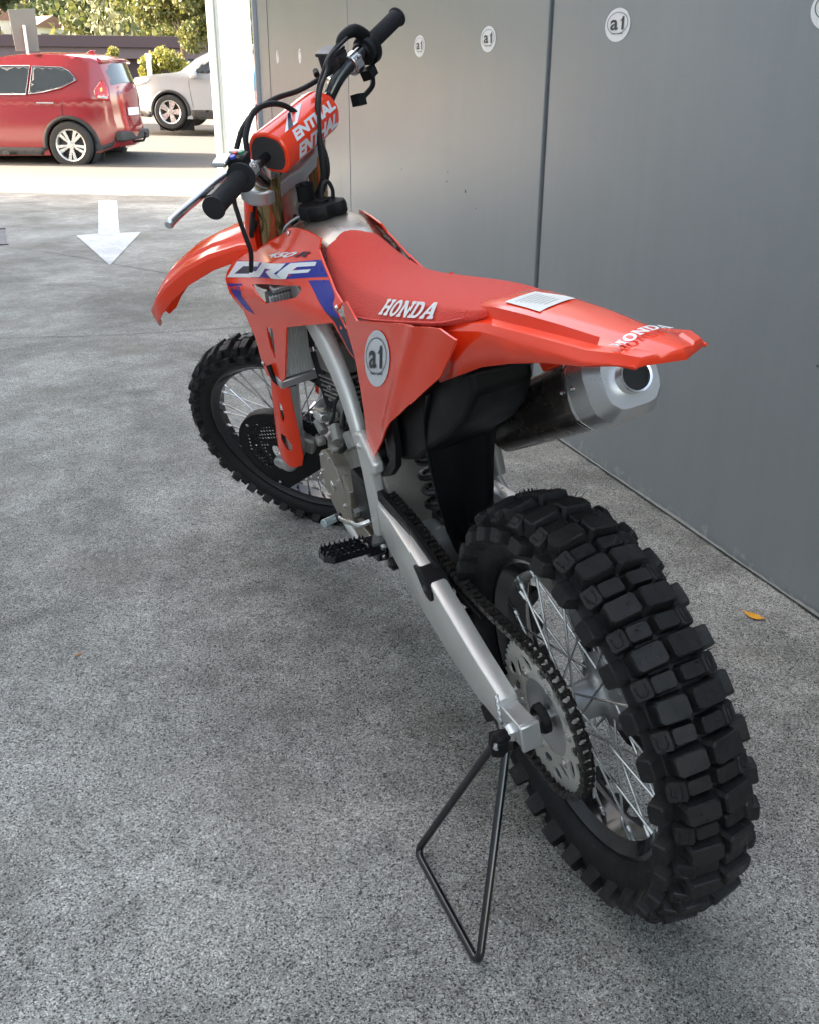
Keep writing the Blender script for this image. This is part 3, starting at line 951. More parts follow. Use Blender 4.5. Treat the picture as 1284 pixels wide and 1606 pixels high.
G().bolt((-.118, .520, .385), r=.011, h=.005).tube([(-.100, .520, .385), (-.118, .520, .385)], .014, 12).build('link_bolt', 'dark', bike)
# ---- bodywork: outlines in the machine's own side plane (metres forward, metres up)
def XS(y, z): return -(.085 + .107 * (y - .885) + .445 * max(-.06, min(.12, .98 - z)))
def XP(y, z): return -(.102 - .014 * max(0, min(1, (.30 - y) / .25)))
SHROUD = [(0.9074,0.9853),(0.8853,0.9962),(0.8488,0.9990),(0.7869,0.9973),(0.7219,0.9896),(0.7207,0.9721),(0.6948,0.9571),(0.6511,0.9327),(0.6169,0.9157),(0.5717,0.9008),(0.5808,0.8874),(0.6026,0.8870),(0.5449,0.8594),(0.5218,0.8004),(0.5505,0.8132),(0.6000,0.8616),(0.6569,0.8498),(0.7692,0.8267),(0.8638,0.8068),(0.9568,0.6728),(0.9917,0.6528),(1.0829,0.6517),(1.0949,0.6786),(1.0982,0.7393),(1.1324,0.7992),(1.1960,0.8322),(1.2204,0.8626),(1.2166,0.8777),(1.1883,0.9025),(1.0663,0.9356),(0.9437,0.9679)]
HOLE1 = [(1.0399,0.8735),(0.9292,0.8877),(0.7696,0.9061),(0.7539,0.9047),(0.7540,0.8958),(0.7752,0.8824),(0.9521,0.8451),(0.9889,0.8568)]
HOLE2 = [(0.9950,0.7858),(0.9584,0.7861),(0.9699,0.7474),(0.9898,0.7105),(1.0051,0.7326),(1.0039,0.7622)]
D_ = dict(
 BLUE=[(1.1989,0.8695),(1.1559,0.9082),(0.9685,0.9246),(0.7123,0.9553),(0.6987,0.9563),(0.6540,0.9324)],
 L_C=[(1.2065,0.8681),(1.1554,0.9073),(0.9969,0.9235),(1.0110,0.9127),(1.1090,0.9023),(1.1608,0.8810),(1.0671,0.8915),(1.0529,0.8986),(1.0064,0.9037),(1.0522,0.8859)],
 L_F=[(0.8336,0.9118),(0.8588,0.9174),(0.8105,0.9425),(0.7130,0.9525),(0.7138,0.9453),(0.7802,0.9383),(0.7931,0.9316),(0.7260,0.9389),(0.7339,0.9324),(0.8039,0.9247),(0.8129,0.9142)],
 L_R=[(1.0496,0.8866),(0.9759,0.9257),(0.8288,0.9407),(0.8425,0.9293),(0.8719,0.9185),(0.8336,0.9118),(0.9006,0.9041),(0.9415,0.9117),(0.8950,0.9237),(0.9449,0.9183),(0.9951,0.8929)],
 NAVY=[(1.1580,0.8818),(1.1132,0.9014),(1.0135,0.9119),(1.0588,0.8929)],
 S1=[(0.7281,0.9187),(0.6477,0.9281),(0.6207,0.9153),(0.6064,0.9068),(0.6026,0.8870),(0.5704,0.8745),(0.5979,0.8735),(0.6364,0.8764),(0.6734,0.8929)],
 S2=[(0.6364,0.8764),(0.5979,0.8735),(0.5704,0.8745),(0.5417,0.8599),(0.5226,0.8029),(0.5482,0.8180),(0.5910,0.8637)],
 FD=[(1.2025,0.8554),(1.0970,0.8676),(1.1050,0.8399),(1.0816,0.8259),(1.0560,0.8029),(1.1074,0.8075),(1.1540,0.8296)])
PANEL = [(0.5304,0.9107),(0.5087,0.9169),(0.4686,0.8897),(0.2659,0.9253),(0.1240,0.9442),(0.0802,0.9361),(0.1564,0.8642),(0.2573,0.8029),(0.3845,0.7287),(0.5561,0.5942),(0.5613,0.6305),(0.5413,0.6974),(0.5309,0.7523),(0.5248,0.8104),(0.5375,0.8627)]
def XSc(y, z):   # shroud with a pressed crease along its middle and a rolled lower lip
    x = XS(y, z)
    d = abs((z - .862) - (y - .9) * -.12)
    return x - .005 * max(0, 1 - d / .04) - .022 * math.exp(-((y - .86) / .12) ** 2 - ((z - .925) / .034) ** 2)
for mir in (False, True):
    sh = panel('radiator_shroud', 'red', bike, [SHROUD], XSc, holes=[HOLE1, HOLE2], grid=.018, thick=.0035, mirror=mir, smooth=28)
    def dec(nm, mt, key, lift): return panel(nm, mt, sh, [D_[key]], XSc, grid=.018, thick=0, mirror=mir, lift=lift, smooth=28)
    dec('decal', 'blue', 'BLUE', .0006); dec('decal', 'navy', 'NAVY', .0010)
    for k in ('L_C', 'L_R', 'L_F'): dec('lettering', 'white', k, .0015)
    dec('decal', 'blue', 'S1', .0006); dec('decal', 'navy', 'S2', .0008); dec('decal', 'blue', 'FD', .0006)
    sg = -1 if mir else 1
    def on(o, r, u, X=XSc, lift=.0026):
        o, r, u = Vector(o), Vector(r), Vector(u)
        def f(a, b):
            p = o + (r - o) * a + (u - o) * b
            return (sg * (X(p.x, p.y) - lift), p.x, p.y)
        return f
    O, Rr, Uu = ((.9452, .9397), (.8150, .9520), (.9285, .9500))
    if mir: O, Rr, Uu = ((.77, .957), (.93, .941), (.785, .968))
    decal('lettering', 'white', sh, text2d('450', .035, 1.0, .3), on(O, Rr, Uu))
    if not mir:
        decal('lettering', 'navy', sh, text2d('R', .035, 1.0, .3), on((.8100, .9524), (.7600, .9570), (.7960, .9625)))
        decal('lettering', 'red', sh, text2d('HRC', .03), on((1.180, .8445), (1.102, .8545), (1.172, .8545)))
    for y, z in ((.8808, .9874), (.5859, .8897), (1.0815, .6825)):
        x = XSc(y, z)
        G().bolt((sg * (x - .001), y, z), (-sg, 0, 0), .0065, .004).build('bolt', 'steel', sh)
    # inner lip that turns the front edge in
    e = [(1.0949,0.6786),(1.0982,0.7393),(1.1324,0.7992),(1.196,0.8322),(1.2204,0.8626),(1.2166,0.8777),(1.1883,0.9025),(1.0663,0.9356),(0.9437,0.9679)]
    vs = []
    for y, z in e:
        vs.append([Vector((sg * (XSc(y, z)), y, z)), Vector((sg * (XSc(y, z) + .014), y + .004, z + .007)), Vector((sg * (XSc(y, z) + .034), y - .004, z + .008))])
    G().loft(vs, cap=False, closed=False).build('shroud_lip', 'red', sh, solid=.003, smooth=60)

    # side panel with its creases
    def XPc(y, z):
        x = XP(y, z)
        # a crease runs down and forward from the rear wing; behind it the sheet folds inwards
        d = (y - .125) - (.93 - z) * 1.05
        d2 = (y - .205) - (.93 - z) * .95
        x -= .0055 * math.exp(-(d2 / .016) ** 2) * min(1, max(0, (z - .66) / .05))
        x += 2.2 * max(0, -d) ** 2 * (1 if z < .93 else .4)
        t = .865 + (.53 - y) * .13 + .05 - z
        return x
    pn = panel('side_panel', 'red', bike, [PANEL], XPc, grid=.012, thick=.003, mirror=mir, smooth=50)
    if not mir:
        c = Vector((.3955, .8385))
        ur = Vector((-.1355, .0322)) / 2; uu = Vector((-.0307, .0570))
        ell = [tuple(c + ur * math.cos(a * PI / 20) + uu * math.sin(a * PI / 20)) for a in range(40)]
        st = panel('sticker', 'greydec', pn, [ell], XPc, grid=.016, thick=0, lift=.0014, smooth=30)
        cr = c + uu * .10
        r1 = [tuple(cr + ur * .83 * math.cos(a * PI / 20) + uu * .66 * math.sin(a * PI / 20)) for a in range(40)]
        r2 = [tuple(cr + ur * .79 * math.cos(a * PI / 20) + uu * .63 * math.sin(a * PI / 20)) for a in range(40)]
        ring = [r1[i] for i in range(-9, 30)] + [r2[i] for i in range(29, -10, -1)]
        panel('sticker', 'ink', pn, [ring], XPc, grid=0, thick=0, lift=.0024, smooth=30)
        def sf(u, v, X=XPc):
            p = c + ur * u + uu * v
            return (X(p.x, p.y) - .0030, p.x, p.y)
        decal('lettering', 'ink', pn, a1_glyph(), lambda a, b: sf(-.55 + 1.08 * a, -.32 + .80 * b))
        decal('lettering', 'ink', pn, text2d('motorcycles', .02), lambda a, b: sf(-.42 + .94 * a, -.58 + .15 * b))

# ---- seat
sec = [(.790, .982, .962, .030, .046), (.772, .990, .948, .046, .058), (.72, .978, .925, .053, .066), (.66, .958, .905, .057, .076), (.60, .944, .892, .060, .084),
       (.54, .938, .880, .062, .088), (.47, .939, .886, .064, .091), (.39, .946, .899, .066, .093), (.30, .955, .914, .067, .092), (.22, .963, .927, .066, .087),
       (.15, .969, .938, .062, .078), (.09, .973, .953, .052, .064), (.05, .976, .965, .036, .046)]
rings = []
for y, zt, zb, wt, wb in sec:
    h = zt - zb
    half = [(wb - .006, zb - .004), (wb, zb), (wb - (wb - wt) * .45, zb + h * .45), (wt + .004, zt - h * .16 - .002), (wt - .006, zt - .005), (wt - .022, zt), (0, zt + .004)]
    ring = [Vector((x, y, z)) for x, z in half] + [Vector((-x, y, z)) for x, z in half[::-1][1:]]
    rings.append(ring)
seat = G().loft(rings).build('seat', 'vinyl', bike, smooth=60, subsurf=2)
def seat_fn(a, b):
    p = Vector((.390, .9125)) * (1 - a) + Vector((.180, .9435)) * a
    q = Vector((.365, .9395)) * (1 - a) + Vector((.166, .9665)) * a
    r = p.lerp(q, b)
    s_ = next((i for i in range(len(sec) - 1) if sec[i][0] >= r.x >= sec[i + 1][0]), 0)
    A_1, A_2 = sec[s_], sec[s_ + 1]
    w = (A_1[0] - r.x) / (A_1[0] - A_2[0])
    zt, zb, wt, wb = [A_1[i] * (1 - w) + A_2[i] * w for i in (1, 2, 3, 4)]
    t = (r.y - zb) / (zt - zb)
    x = wb - (wb - wt) * t if t < .8 else wt + (wb - wt) * .2 - (t - .8) * .03
    return (-(x + .0022), r.x, r.y)
decal('lettering', 'white', seat, slab('HONDA'), seat_fn)
g = G().tube([(-wb - .001, y, zb + .006) for y, zt, zb, wt, wb in sec[1:-1]], .0022, 5, smooth=3)
g.build('seam', 'vinyl', seat)

# ---- rear fender
fs_ = [(.200, .076, .840, .074, .928, .040, .950), (.12, .074, .872, .070, .946, .042, .968), (.05, .070, .900, .064, .958, .042, .980), (-.03, .066, .923, .060, .963, .038, .984),
       (-.11, .061, .942, .057, .968, .034, .986), (-.19, .056, .956, .053, .972, .029, .986), (-.248, .054, .972, .052, .982, .026, .987), (-.270, .044, .975, .043, .982, .020, .985)]
rings = []
for y, wb, zb, w1, z1, w2, z2 in fs_:
    half = [(wb, zb), (w1, z1 - .010), (w1 - .006, z1), (w1 - .020, z1 + .002), (w2, z2 - .004), (w2 - .012, z2), (0, z2 + .001)]
    bl = .030 if y < -.26 else (.016 if y < -.2 else 0)
    rings.append([Vector((x, y - bl * (1 - abs(x) / .055), z)) for x, z in half] + [Vector((-x, y - bl * (1 - abs(x) / .055), z)) for x, z in half[::-1][1:]])
fen = G().loft(rings, cap=False, closed=False)
n = len(rings[0])
k0 = (len(rings) - 1) * n
lip = [Vector((v.x * .96, v.y - .004, .9735 + .001 * (1 - abs(v.x) / .036))) for v in rings[-1]]
o_ = len(fen.v) - n
fen.v += lip
fen.f += [(o_ + j, o_ + j + 1, o_ + n + j + 1, o_ + n + j) for j in range(n - 1)]
fender = fen.build('rear_fender', 'red', bike, smooth=22, solid=.003)
def fz(x, y):
    for i in range(len(fs_) - 1):
        a, b = fs_[i], fs_[i + 1]
        if a[0] >= y >= b[0]:
            t = (a[0] - y) / (a[0] - b[0])
            w2 = a[5] * (1 - t) + b[5] * t; z2 = a[6] * (1 - t) + b[6] * t
            w1 = a[3] * (1 - t) + b[3] * t - .020; z1 = a[4] * (1 - t) + b[4] * t + .002
            ax = abs(x)
            if ax <= w2 - .012: return z2 + .001 - .001 * ax / max(.001, w2 - .012)
            if ax <= w2: return z2 - .004 * (ax - w2 + .012) / .012
            return (z2 - .004) + (z1 - z2 + .004) * min(1, (ax - w2) / max(.001, w1 - w2))
    return .985
def flat_on(nm, mt, pts, lift, grid=.01):
    ov, f2 = tri2d([pts], [], grid)
    return G().add([Vector((x, y, fz(x, y) + lift)) for x, y in ov], f2).build(nm, mt, fender, smooth=60)
lab = [(-.030, .036), (.018, .040), (.030, -.042), (-.028, -.054)]
lb = flat_on('paper_label', 'paper', lab, .0016)
g = G()
for k in range(7):
    y0 = .020 - k * .009
    g.box((-.006 + .001 * k, y0, fz(-.006, y0) + .0022), (.036 - .002 * k, .0012, .0003), (0, 0, rad(10)))
g.build('print', mat('faint_print', (.45, .45, .44), .6), lb, smooth=0)
def tailtxt(a, b):
    p = Vector((-.042, -.246)).lerp(Vector((.031, -.242)), a) + Vector((0, .019)) * b
    return (p.x, p.y, fz(p.x, p.y) + .0046)
decal('lettering', 'white', fender, slab('HONDA'), tailtxt)
# red tongue under the fender
G().prism([(.14, .89), (.06, .925), (-.02, .935), (.02, .885), (.10, .845)], .045, .075).build('fender_stay', 'red', bike, bevel=.004)

# ---- black plastics behind the panels
body = [(.53, .072, .65, .85), (.47, .072, .625, .865), (.40, .070, .65, .88), (.32, .066, .70, .88), (.24, .064, .745, .88), (.18, .058, .79, .89), (.14, .050, .84, .90)]
rings = [[Vector((s1 * w, y, z)) for s1, z in ((-1, zb), (-.94, zb - .012), (.94, zb - .012), (1, zb), (1, zt), (-1, zt))] for y, w, zb, zt in body]
G().loft(rings).build('airbox', 'black', bike, bevel=.008, seg=3)
hole = [(.530, .668), (.545, .632), (.492, .622), (.440, .652), (.445, .672)]
for mir in (False, True):
    panel('airbox_side', 'black', bike, [[(.600, .605), (.585, .580), (.545, .560), (.500, .578), (.455, .612), (.430, .660), (.425, .720), (.50, .74), (.58, .66)]],
          lambda y, z: -.090, holes=[[(.480, .690), (.525, .640), (.528, .605), (.510, .595), (.470, .625)]], grid=.03, thick=.012, mirror=mir, bevel=.003)
# mud flap in front of the rear tyre
mf = []
for y, z, w in ((.300, .800, .078), (.345, .740, .074), (.372, .680, .068), (.385, .620, .062), (.392, .560, .056), (.395, .500, .048), (.392, .455, .038), (.385, .425, .024)):
    mf.append([Vector((w * t, y - .030 * abs(t) ** 2, z)) for t in (-1, -.8, -.4, 0, .4, .8, 1)])
mfo = G().loft(mf, cap=False, closed=False).build('mud_flap', 'black', bike, solid=.004, smooth=60)
G().bolt((-.050, .350, .690), (0, -1, .2), .006, .004).bolt((.055, .342, .700), (0, -1, .2), .006, .004).build('mud_flap_bolts', 'steel', mfo)
G().loft([[Vector((w * t, y, z + .02 * (1 - t * t))) for t in (-1, -.6, 0, .6, 1)] for y, z, w in ((.30, .80, .062), (.22, .83, .056), (.10, .875, .054), (-.05, .925, .046))], cap=False, closed=False).build('inner_fender', 'black', bike, solid=.004, smooth=60)

# ---- fuel tank and cap
tk = [(1.03, .045, .950, .89), (.99, .068, .982, .87), (.94, .080, .998, .86), (.88, .085, 1.006, .86), (.82, .085, 1.004, .86), (.76, .080, .990, .86), (.70, .075, .970, .86)]
rings = []
for y, w, zt, zb in tk:
    half = [(w, zb), (w, zt - .055), (w * .93, zt - .022), (w * .75, zt - .006), (w * .45, zt), (0, zt + .002)]
    rings.append([Vector((x, y, z)) for x, z in half] + [Vector((-x, y, z)) for x, z in half[::-1][1:]])
tank = G().loft(rings).build('fuel_tank', 'titan', bike, smooth=60, subsurf=1)
G().tube([(-.072, .985, .960), (-.062, .975, .985), (-.040, .955, 1.000), (-.022, .935, 1.006)], .0035, 6, smooth=4).build('tank_seam', 'steel', tank)
cap = [(k * 30 + 15 + d, r) for k in range(12) for d, r in ((-8, .050 if k % 3 else .043), (8, .050 if k % 3 else .043))]
outl = [(r * math.cos(rad(a)), r * math.sin(rad(a))) for a, r in cap]
CM = Matrix.Translation((-.004, .872, 1.004)) @ Matrix.Rotation(rad(3), 4, 'X')
g = G()
for s1, z0 in ((.93, 0), (1.0, .006), (1.0, .022), (.93, .028)): pass
g.loft([[CM @ Vector((x * s1, y * s1, z0)) for x, y in outl] for s1, z0 in ((.93, 0), (1.0, .005), (1.0, .021), (.92, .028), (.60, .0285))])
g.tube([CM @ Vector((0, 0, .026)), CM @ Vector((0, 0, .034))], .016, 16)
capo = g.build('fuel_cap', 'black', bike, bevel=.001)
G().tube([(.000, .872, 1.030), (.001, .872, 1.050), (.009, .872, 1.066), (.019, .872, 1.066), (.025, .874, 1.050), (.024, .880, 1.030)], .0042, 8, smooth=5).build('breather_hose', 'rubber', capo)

# ---- radiators
for s in (-1, 1):
    RM = Matrix.Translation((s * .106, .995, .660)) @ Matrix.Rotation(rad(4) * -s, 4, 'Z') @ Matrix.Rotation(rad(16), 4, 'X')
    fx = lambda v, RM=RM: RM @ v
    r0 = G().box((0, .012, .108), (.082, .024, .206)).build('radiator', 'raddark', bike, xf=fx, bevel=.002)
    fin = G()
    for k in range(12): fin.box((-.039 + .078 * k / 11, -.0030, .108), (.0020, .006, .204))
    for k in range(48): fin.box((0, -.0014, .007 + .200 * k / 47), (.080, .003, .0015), (rad(20), 0, 0))
    fin.build('radiator_fins', 'rad', r0, xf=fx, smooth=0)
    G().box((0, .010, -.010), (.094, .034, .022)).build('radiator_tank', 'alu', r0, xf=fx, bevel=.004)
    G().box((-.006 * s, .012, .218), (.070, .026, .014)).build('radiator_tank', 'alu', r0, xf=fx, bevel=.004)
G().tube([(-.160, 1.03, .690), (-.156, 1.02, .655), (-.140, 1.005, .642), (-.115, 1.0, .640)], .0060, 8, smooth=3).build('radiator_strap', 'black', bike)

# ---- exhaust
E0, E1 = Vector((.122, .385, .660)), Vector((.118, -.018, .848))
def hexring(c, w, h, ax, ay, k=1.0):
    pts = [(-.5, -.28), (-.30, -.5), (.30, -.5), (.5, -.25), (.5, .25), (.30, .5), (-.30, .5), (-.5, .28)]
    out = []
    for i in range(8):
        p0, p1, p2 = Vector(pts[i - 1]), Vector(pts[i]), Vector(pts[(i + 1) % 8])
        for t in (-.22, 0, .22):
            q = p1 + ((p2 - p1) * t if t > 0 else (p1 - p0) * t)
            if t == 0: q = p1 * .96
            out.append(c + ax * (q.x * w * k) + ay * (q.y * h * k))
    return out
d = (E1 - E0).normalized()
axx = Vector((1, 0, 0)); axx = (axx - d * axx.dot(d)).normalized(); ayy = axx.cross(d).normalized()
muf = G().loft([hexring(E0.lerp(E1, t), w, h, axx, ayy) for t, w, h in ((-.02, .090, .094), (.0, .098, .106), (.81, .112, .112))]).build('muffler', 'muffl', bike, smooth=24)
G().loft([hexring(E0.lerp(E1, t), w, h, axx, ayy) for t, w, h in ((.80, .114, .115), (.82, .115, .116), (.93, .112, .111), (.985, .088, .084), (.99, .084, .080))]).build('end_cap', 'capmetal', muf, smooth=22)
G().loft([hexring(E0.lerp(E1, t), w, h, axx, ayy) for t, w, h in ((.790, .1150, .1165), (.797, .1160, .1175), (.806, .1160, .1175), (.815, .1150, .1165))]).build('end_band', 'steel', muf, smooth=40)
tp = G().tube([E1 - d * .05, E1 + d * .012, E1 + d * .013], [.024, .024, .0235], 28, cap=False)
tp.tube([E1 + d * .013, E1 + d * .012, E1 - d * .05], [.0235, .0205, .0205], 28, cap=False)
tp.build('tail_pipe', 'steel', muf)
G().tube([E1 - d * .046, E1 + d * .004], .0203, 24).build('pipe_bore', 'soot', muf)
for t in (.05, .77, .85):
    for dx, dy, nx in ((-.5, -.1, (-1, -.2)), (-.36, -.42, (-.8, -.8)), (.1, -.5, (0, -1))):
        p = E0.lerp(E1, t) + axx * dx * .112 + ayy * dy * .112
        G().bolt(p, axx * nx[0] + ayy * nx[1], .0048, .004).build('rivet', 'steel', muf)
G().tube([(.124, .388, .655), (.116, .43, .645), (.100, .48, .64)], [.044, .032, .022], 20, smooth=4).build('mid_pipe', 'pipe', bike)
G().tube([(.085, .12, .865), (.075, .14, .850), (.085, .155, .835), (.10, .165, .825)], .008, 8, smooth=3).build('muffler_hanger', 'brushed', bike)
G().tube([(.125, .47, .66), (.128, .52, .52), (.12, .45, .48)], .010, 10, smooth=3).bolt((.11, .45, .49), (-.3, -1, 0), .014, .008).tube([(.11, .47, .60), (.11, .46, .53)], .016, 12).build('brake_reservoir', 'engine', bike)

# ---- rear brake
g = G()
bo = [(.119 * math.cos(a * PI / 30) * (1 + .03 * math.cos(a * PI / 30 * 12)), .119 * math.sin(a * PI / 30) * (1 + .03 * math.cos(a * PI / 30 * 12))) for a in range(60)]
bi = [(.088 * math.cos(a * PI / 30), .088 * math.sin(a * PI / 30)) for a in range(60)]
bh = []
for k in range(24):
    a = 2 * PI * k / 24; r = .103 + .008 * (k % 2 - .5)
    bh.append([(r * math.cos(a) + .0042 * math.cos(q * PI / 3), r * math.sin(a) + .0042 * math.sin(q * PI / 3)) for q in range(6)])
disc = panel('brake_disc', 'dark', bike, [bo], lambda y, z: .066, holes=[bi] + bh, grid=0, thick=.004, xf=fr)
for k in range(4):
    a = rad(25 + 90 * k)
    G().box((.066, .068 * math.cos(a), .068 * math.sin(a)), (.004, .05, .014), (a, 0, 0)).build('disc_arm', 'alu', disc, xf=fr, bevel=.002)
G().box((.070, .110, .415), (.034, .055, .040), (rad(-35), 0, 0)).tube([(.05, .12, .425), (.09, .12, .425)], .012, 10).build('brake_caliper', 'alu', bike, bevel=.006)

# ---- front end (turned to the left with the bars)
for s in (-1, 1):
    def F(t, s=s, off=0.0): return Vector((s * .104, 1.030 + (1.12 - t) * .512 + off, t))
    fk = G().tube([F(1.135), F(.80)], .0285, 24).tube([F(.80), F(.79), F(.72)], [.0285, .030, .030], 24).build('fork_tube', 'gold', bike, xf=S)
    G().tube([F(1.160), F(1.152), F(1.128)], [.024, .0275, .0275], 24).tube([F(1.155), F(1.166)], .012, 6).build('fork_cap', 'brushed', fk, xf=S)
    G().tube([F(.722), F(.40)], .0235, 20).build('fork_leg', 'alu', bike, xf=S)
    G().tube([F(.44), F(.39), F(.355, off=.018), F(.325, off=.035)], [.026, .030, .030, .024], 16).tube([(s * .088, 1.481, .345), (s * .122, 1.481, .345)], .020, 20).build('axle_lug', 'alu', bike, xf=S, bevel=.002)
GU = [(1.20, .745), (1.262, .775), (1.285, .70), (1.345, .60), (1.415, .475), (1.452, .405), (1.452, .372), (1.430, .345), (1.395, .345), (1.375, .372), (1.335, .46), (1.285, .58), (1.235, .68)]
H1 = [(1.330, .575), (1.352, .530), (1.358, .505), (1.342, .520), (1.326, .560)]
H2 = [(1.392, .468), (1.408, .440), (1.405, .408), (1.390, .400), (1.376, .425), (1.378, .452)]
def XG(y, z):
    d = (y - (1.030 + (1.12 - z) * .512)) * .87
    return -.139 + 9.0 * (d * d)
for mir in (False, True):
    panel('fork_guard', 'red', bike, [GU], XG, holes=[H1, H2], grid=.012, thick=.004, mirror=mir, xf=S, smooth=40)
def clampring(t, zz, hw, name, th):
    def P(x, y): return (x, y)
    c = 1.595 - .512 * t
    M_ = Matrix.Translation((0, c, t)) @ Matrix.Rotation(RAKE, 4, 'X')
    # outline in the plane square to the steering axis
    o = []
    for a in range(-4, 5): o.append((.104 + .044 * math.cos(a * PI / 9), .024 + .044 * math.sin(a * PI / 9)))
    o += [(.060, .046), (.03, .022), (-.03, .022), (-.060, .046)]
    for a in range(5, 14): o.append((-.104 + .044 * math.cos(a * PI / 9), .024 + .044 * math.sin(a * PI / 9)))
    o += [(-.06, -.024), (-.035, -.036), (.035, -.036), (.06, -.024)]
    hh = []
    g = G().prism(o, -th / 2, th / 2, 'xy')
    ob = g.build(name, 'alu', bike, xf=lambda v: S(M_ @ v), bevel=.006, seg=3)
    return M_, ob
MU, up_cl = clampring(1.095, 0, 0, 'upper_triple_clamp', .036)
ML, lo_cl = clampring(.905, 0, 0, 'lower_triple_clamp', .040)
fxu = lambda v: S(MU @ Vector(v))
G().tube([(0, 0, .016), (0, 0, .030)], .021, 6).tube([(0, 0, .028), (0, 0, .032)], .012, 16).build('stem_nut', 'brushed', bike, xf=fxu)
G().tube([(0, 0, -.20), (0, 0, .0)], .024, 16).build('stem', 'frame', bike, xf=fxu)
for s in (-1, 1):
    G().box((s * .048, .010, .038), (.028, .040, .048)).build('bar_mount', 'alu', bike, xf=fxu, bevel=.005)
    G().bolt((s * .048, -.006, .070), (0, 0, 1), .006, .006).bolt((s * .048, .030, .070), (0, 0, 1), .006, .006).build('clamp_bolts', 'steel', bike, xf=fxu)
# handlebar
hb = [(-.405, .903, 1.213), (-.34, .916, 1.2085), (-.27, .930, 1.203), (-.235, .944, 1.196), (-.195, .970, 1.182), (-.155, 1.000, 1.150), (-.115, 1.025, 1.118), (-.075, 1.034, 1.111), (0, 1.035, 1.110)]
hb2 = [(-x, y + .004, z - .012 * abs(x) / .4) for x, y, z in hb[::-1][1:]]
hbar = G().tube(hb + hb2, .0142, 14, smooth=5).build('handlebar', 'blackgloss', bike, xf=S)
G().tube([(-.178, .984, 1.174), (.178, .992, 1.158)], .0095, 12).build('crossbar', 'blackgloss', bike, xf=S)
# crossbar pad
PC = (Vector((-.118, .980, 1.176)), Vector((.118, .996, 1.150)))
pd = (PC[1] - PC[0]).normalized()
pz = Vector((0, -.42, 1)); pz = (pz - pd * pz.dot(pd)).normalized(); py = pz.cross(pd).normalized()
sect = [(1.14 * a, 1.14 * b) for a, b in [(-.030, -.034), (-.040, -.020), (-.040, .010), (-.026, .030), (.004, .036), (.028, .030), (.040, .010), (.040, -.022), (.030, -.034)]]
def pring(c, k):
    out = []
    n_ = len(sect)
    for i in range(n_):
        p0, p1, p2 = Vector(sect[i - 1]), Vector(sect[i]), Vector(sect[(i + 1) % n_])
        for t in (-.25, 0, .25):
            q = p1 + ((p2 - p1) * t if t > 0 else (p1 - p0) * t)
            if t == 0: q = p1 * .97
            out.append(c + py * q.x * k + pz * q.y * k)
    return out
pad = G().loft([pring(PC[0].lerp(PC[1], t), k) for t, k in ((0, .90), (.012, .98), (.05, 1.0), (.95, 1.0), (.988, .98), (1, .90))]).build('crossbar_pad', 'red', bike, xf=S, smooth=35)
for t in (-.003, 1.003):
    G().loft([pring(PC[0].lerp(PC[1], t - .006), .80), pring(PC[0].lerp(PC[1], t + .006), .80)]).build('foam_core', 'padfoam', pad, xf=S, smooth=35)
def onpad(s0, s1, i, j, lift=.0012):
    """u along the pad, v from section corner i to corner j"""
    a, b = Vector(sect[i]), Vector(sect[j])
    nn = Vector((b.y - a.y, -(b.x - a.x))).normalized()
    if nn.dot(a + b) < 0: nn = -nn
    def f(u, v):
        q = a.lerp(b, v) + nn * lift
        c = PC[0].lerp(PC[1], s0 + (s1 - s0) * u)
        return c + py * q.x + pz * q.y
    return f
# find which way the section's x axis points: rear faces are those nearer the rider
rear = -1 if py.y > 0 else 1
def idx(k): return k
pairs = ((1, 2), (2, 3), (3, 4)) if rear < 0 else ((7, 6), (6, 5), (5, 4))
f1 = onpad(.17, .95, *pairs[0]); f2 = onpad(.17, .95, *pairs[1]); f3 = onpad(.10, .95, *pairs[2])
decal('lettering', 'greydec', pad, text2d('ENTHAL', .05, .95, .15), lambda u, v: f1(u, .04 + .84 * v), xf=S)
decal('lettering', 'white', pad, text2d('ENTHAL', .05, .95, .15), lambda u, v: f2(u, .10 + .78 * v), xf=S)
decal('decal', 'white', pad, ([(0, 0), (.30, 0), (.75, 1), (.40, 1)], [(0, 1, 2, 3)]), lambda u, v: f3(u * .9, .04 + .9 * v), xf=S)
f3b = onpad(.10, .95, *pairs[2], lift=.0018)
decal('decal', 'navy', pad, ([(.08, 0), (.20, 0), (.46, 1), (.40, 1)], [(0, 1, 2, 3)]), lambda u, v: f3b(u * .9, .04 + .9 * v), xf=S)
decal('decal', 'red', pad, ([(.24, 0.2), (.30, .2), (.58, .9), (.48, .9)], [(0, 1, 2, 3)]), lambda u, v: f3b(u * .9, .04 + .9 * v), xf=S)

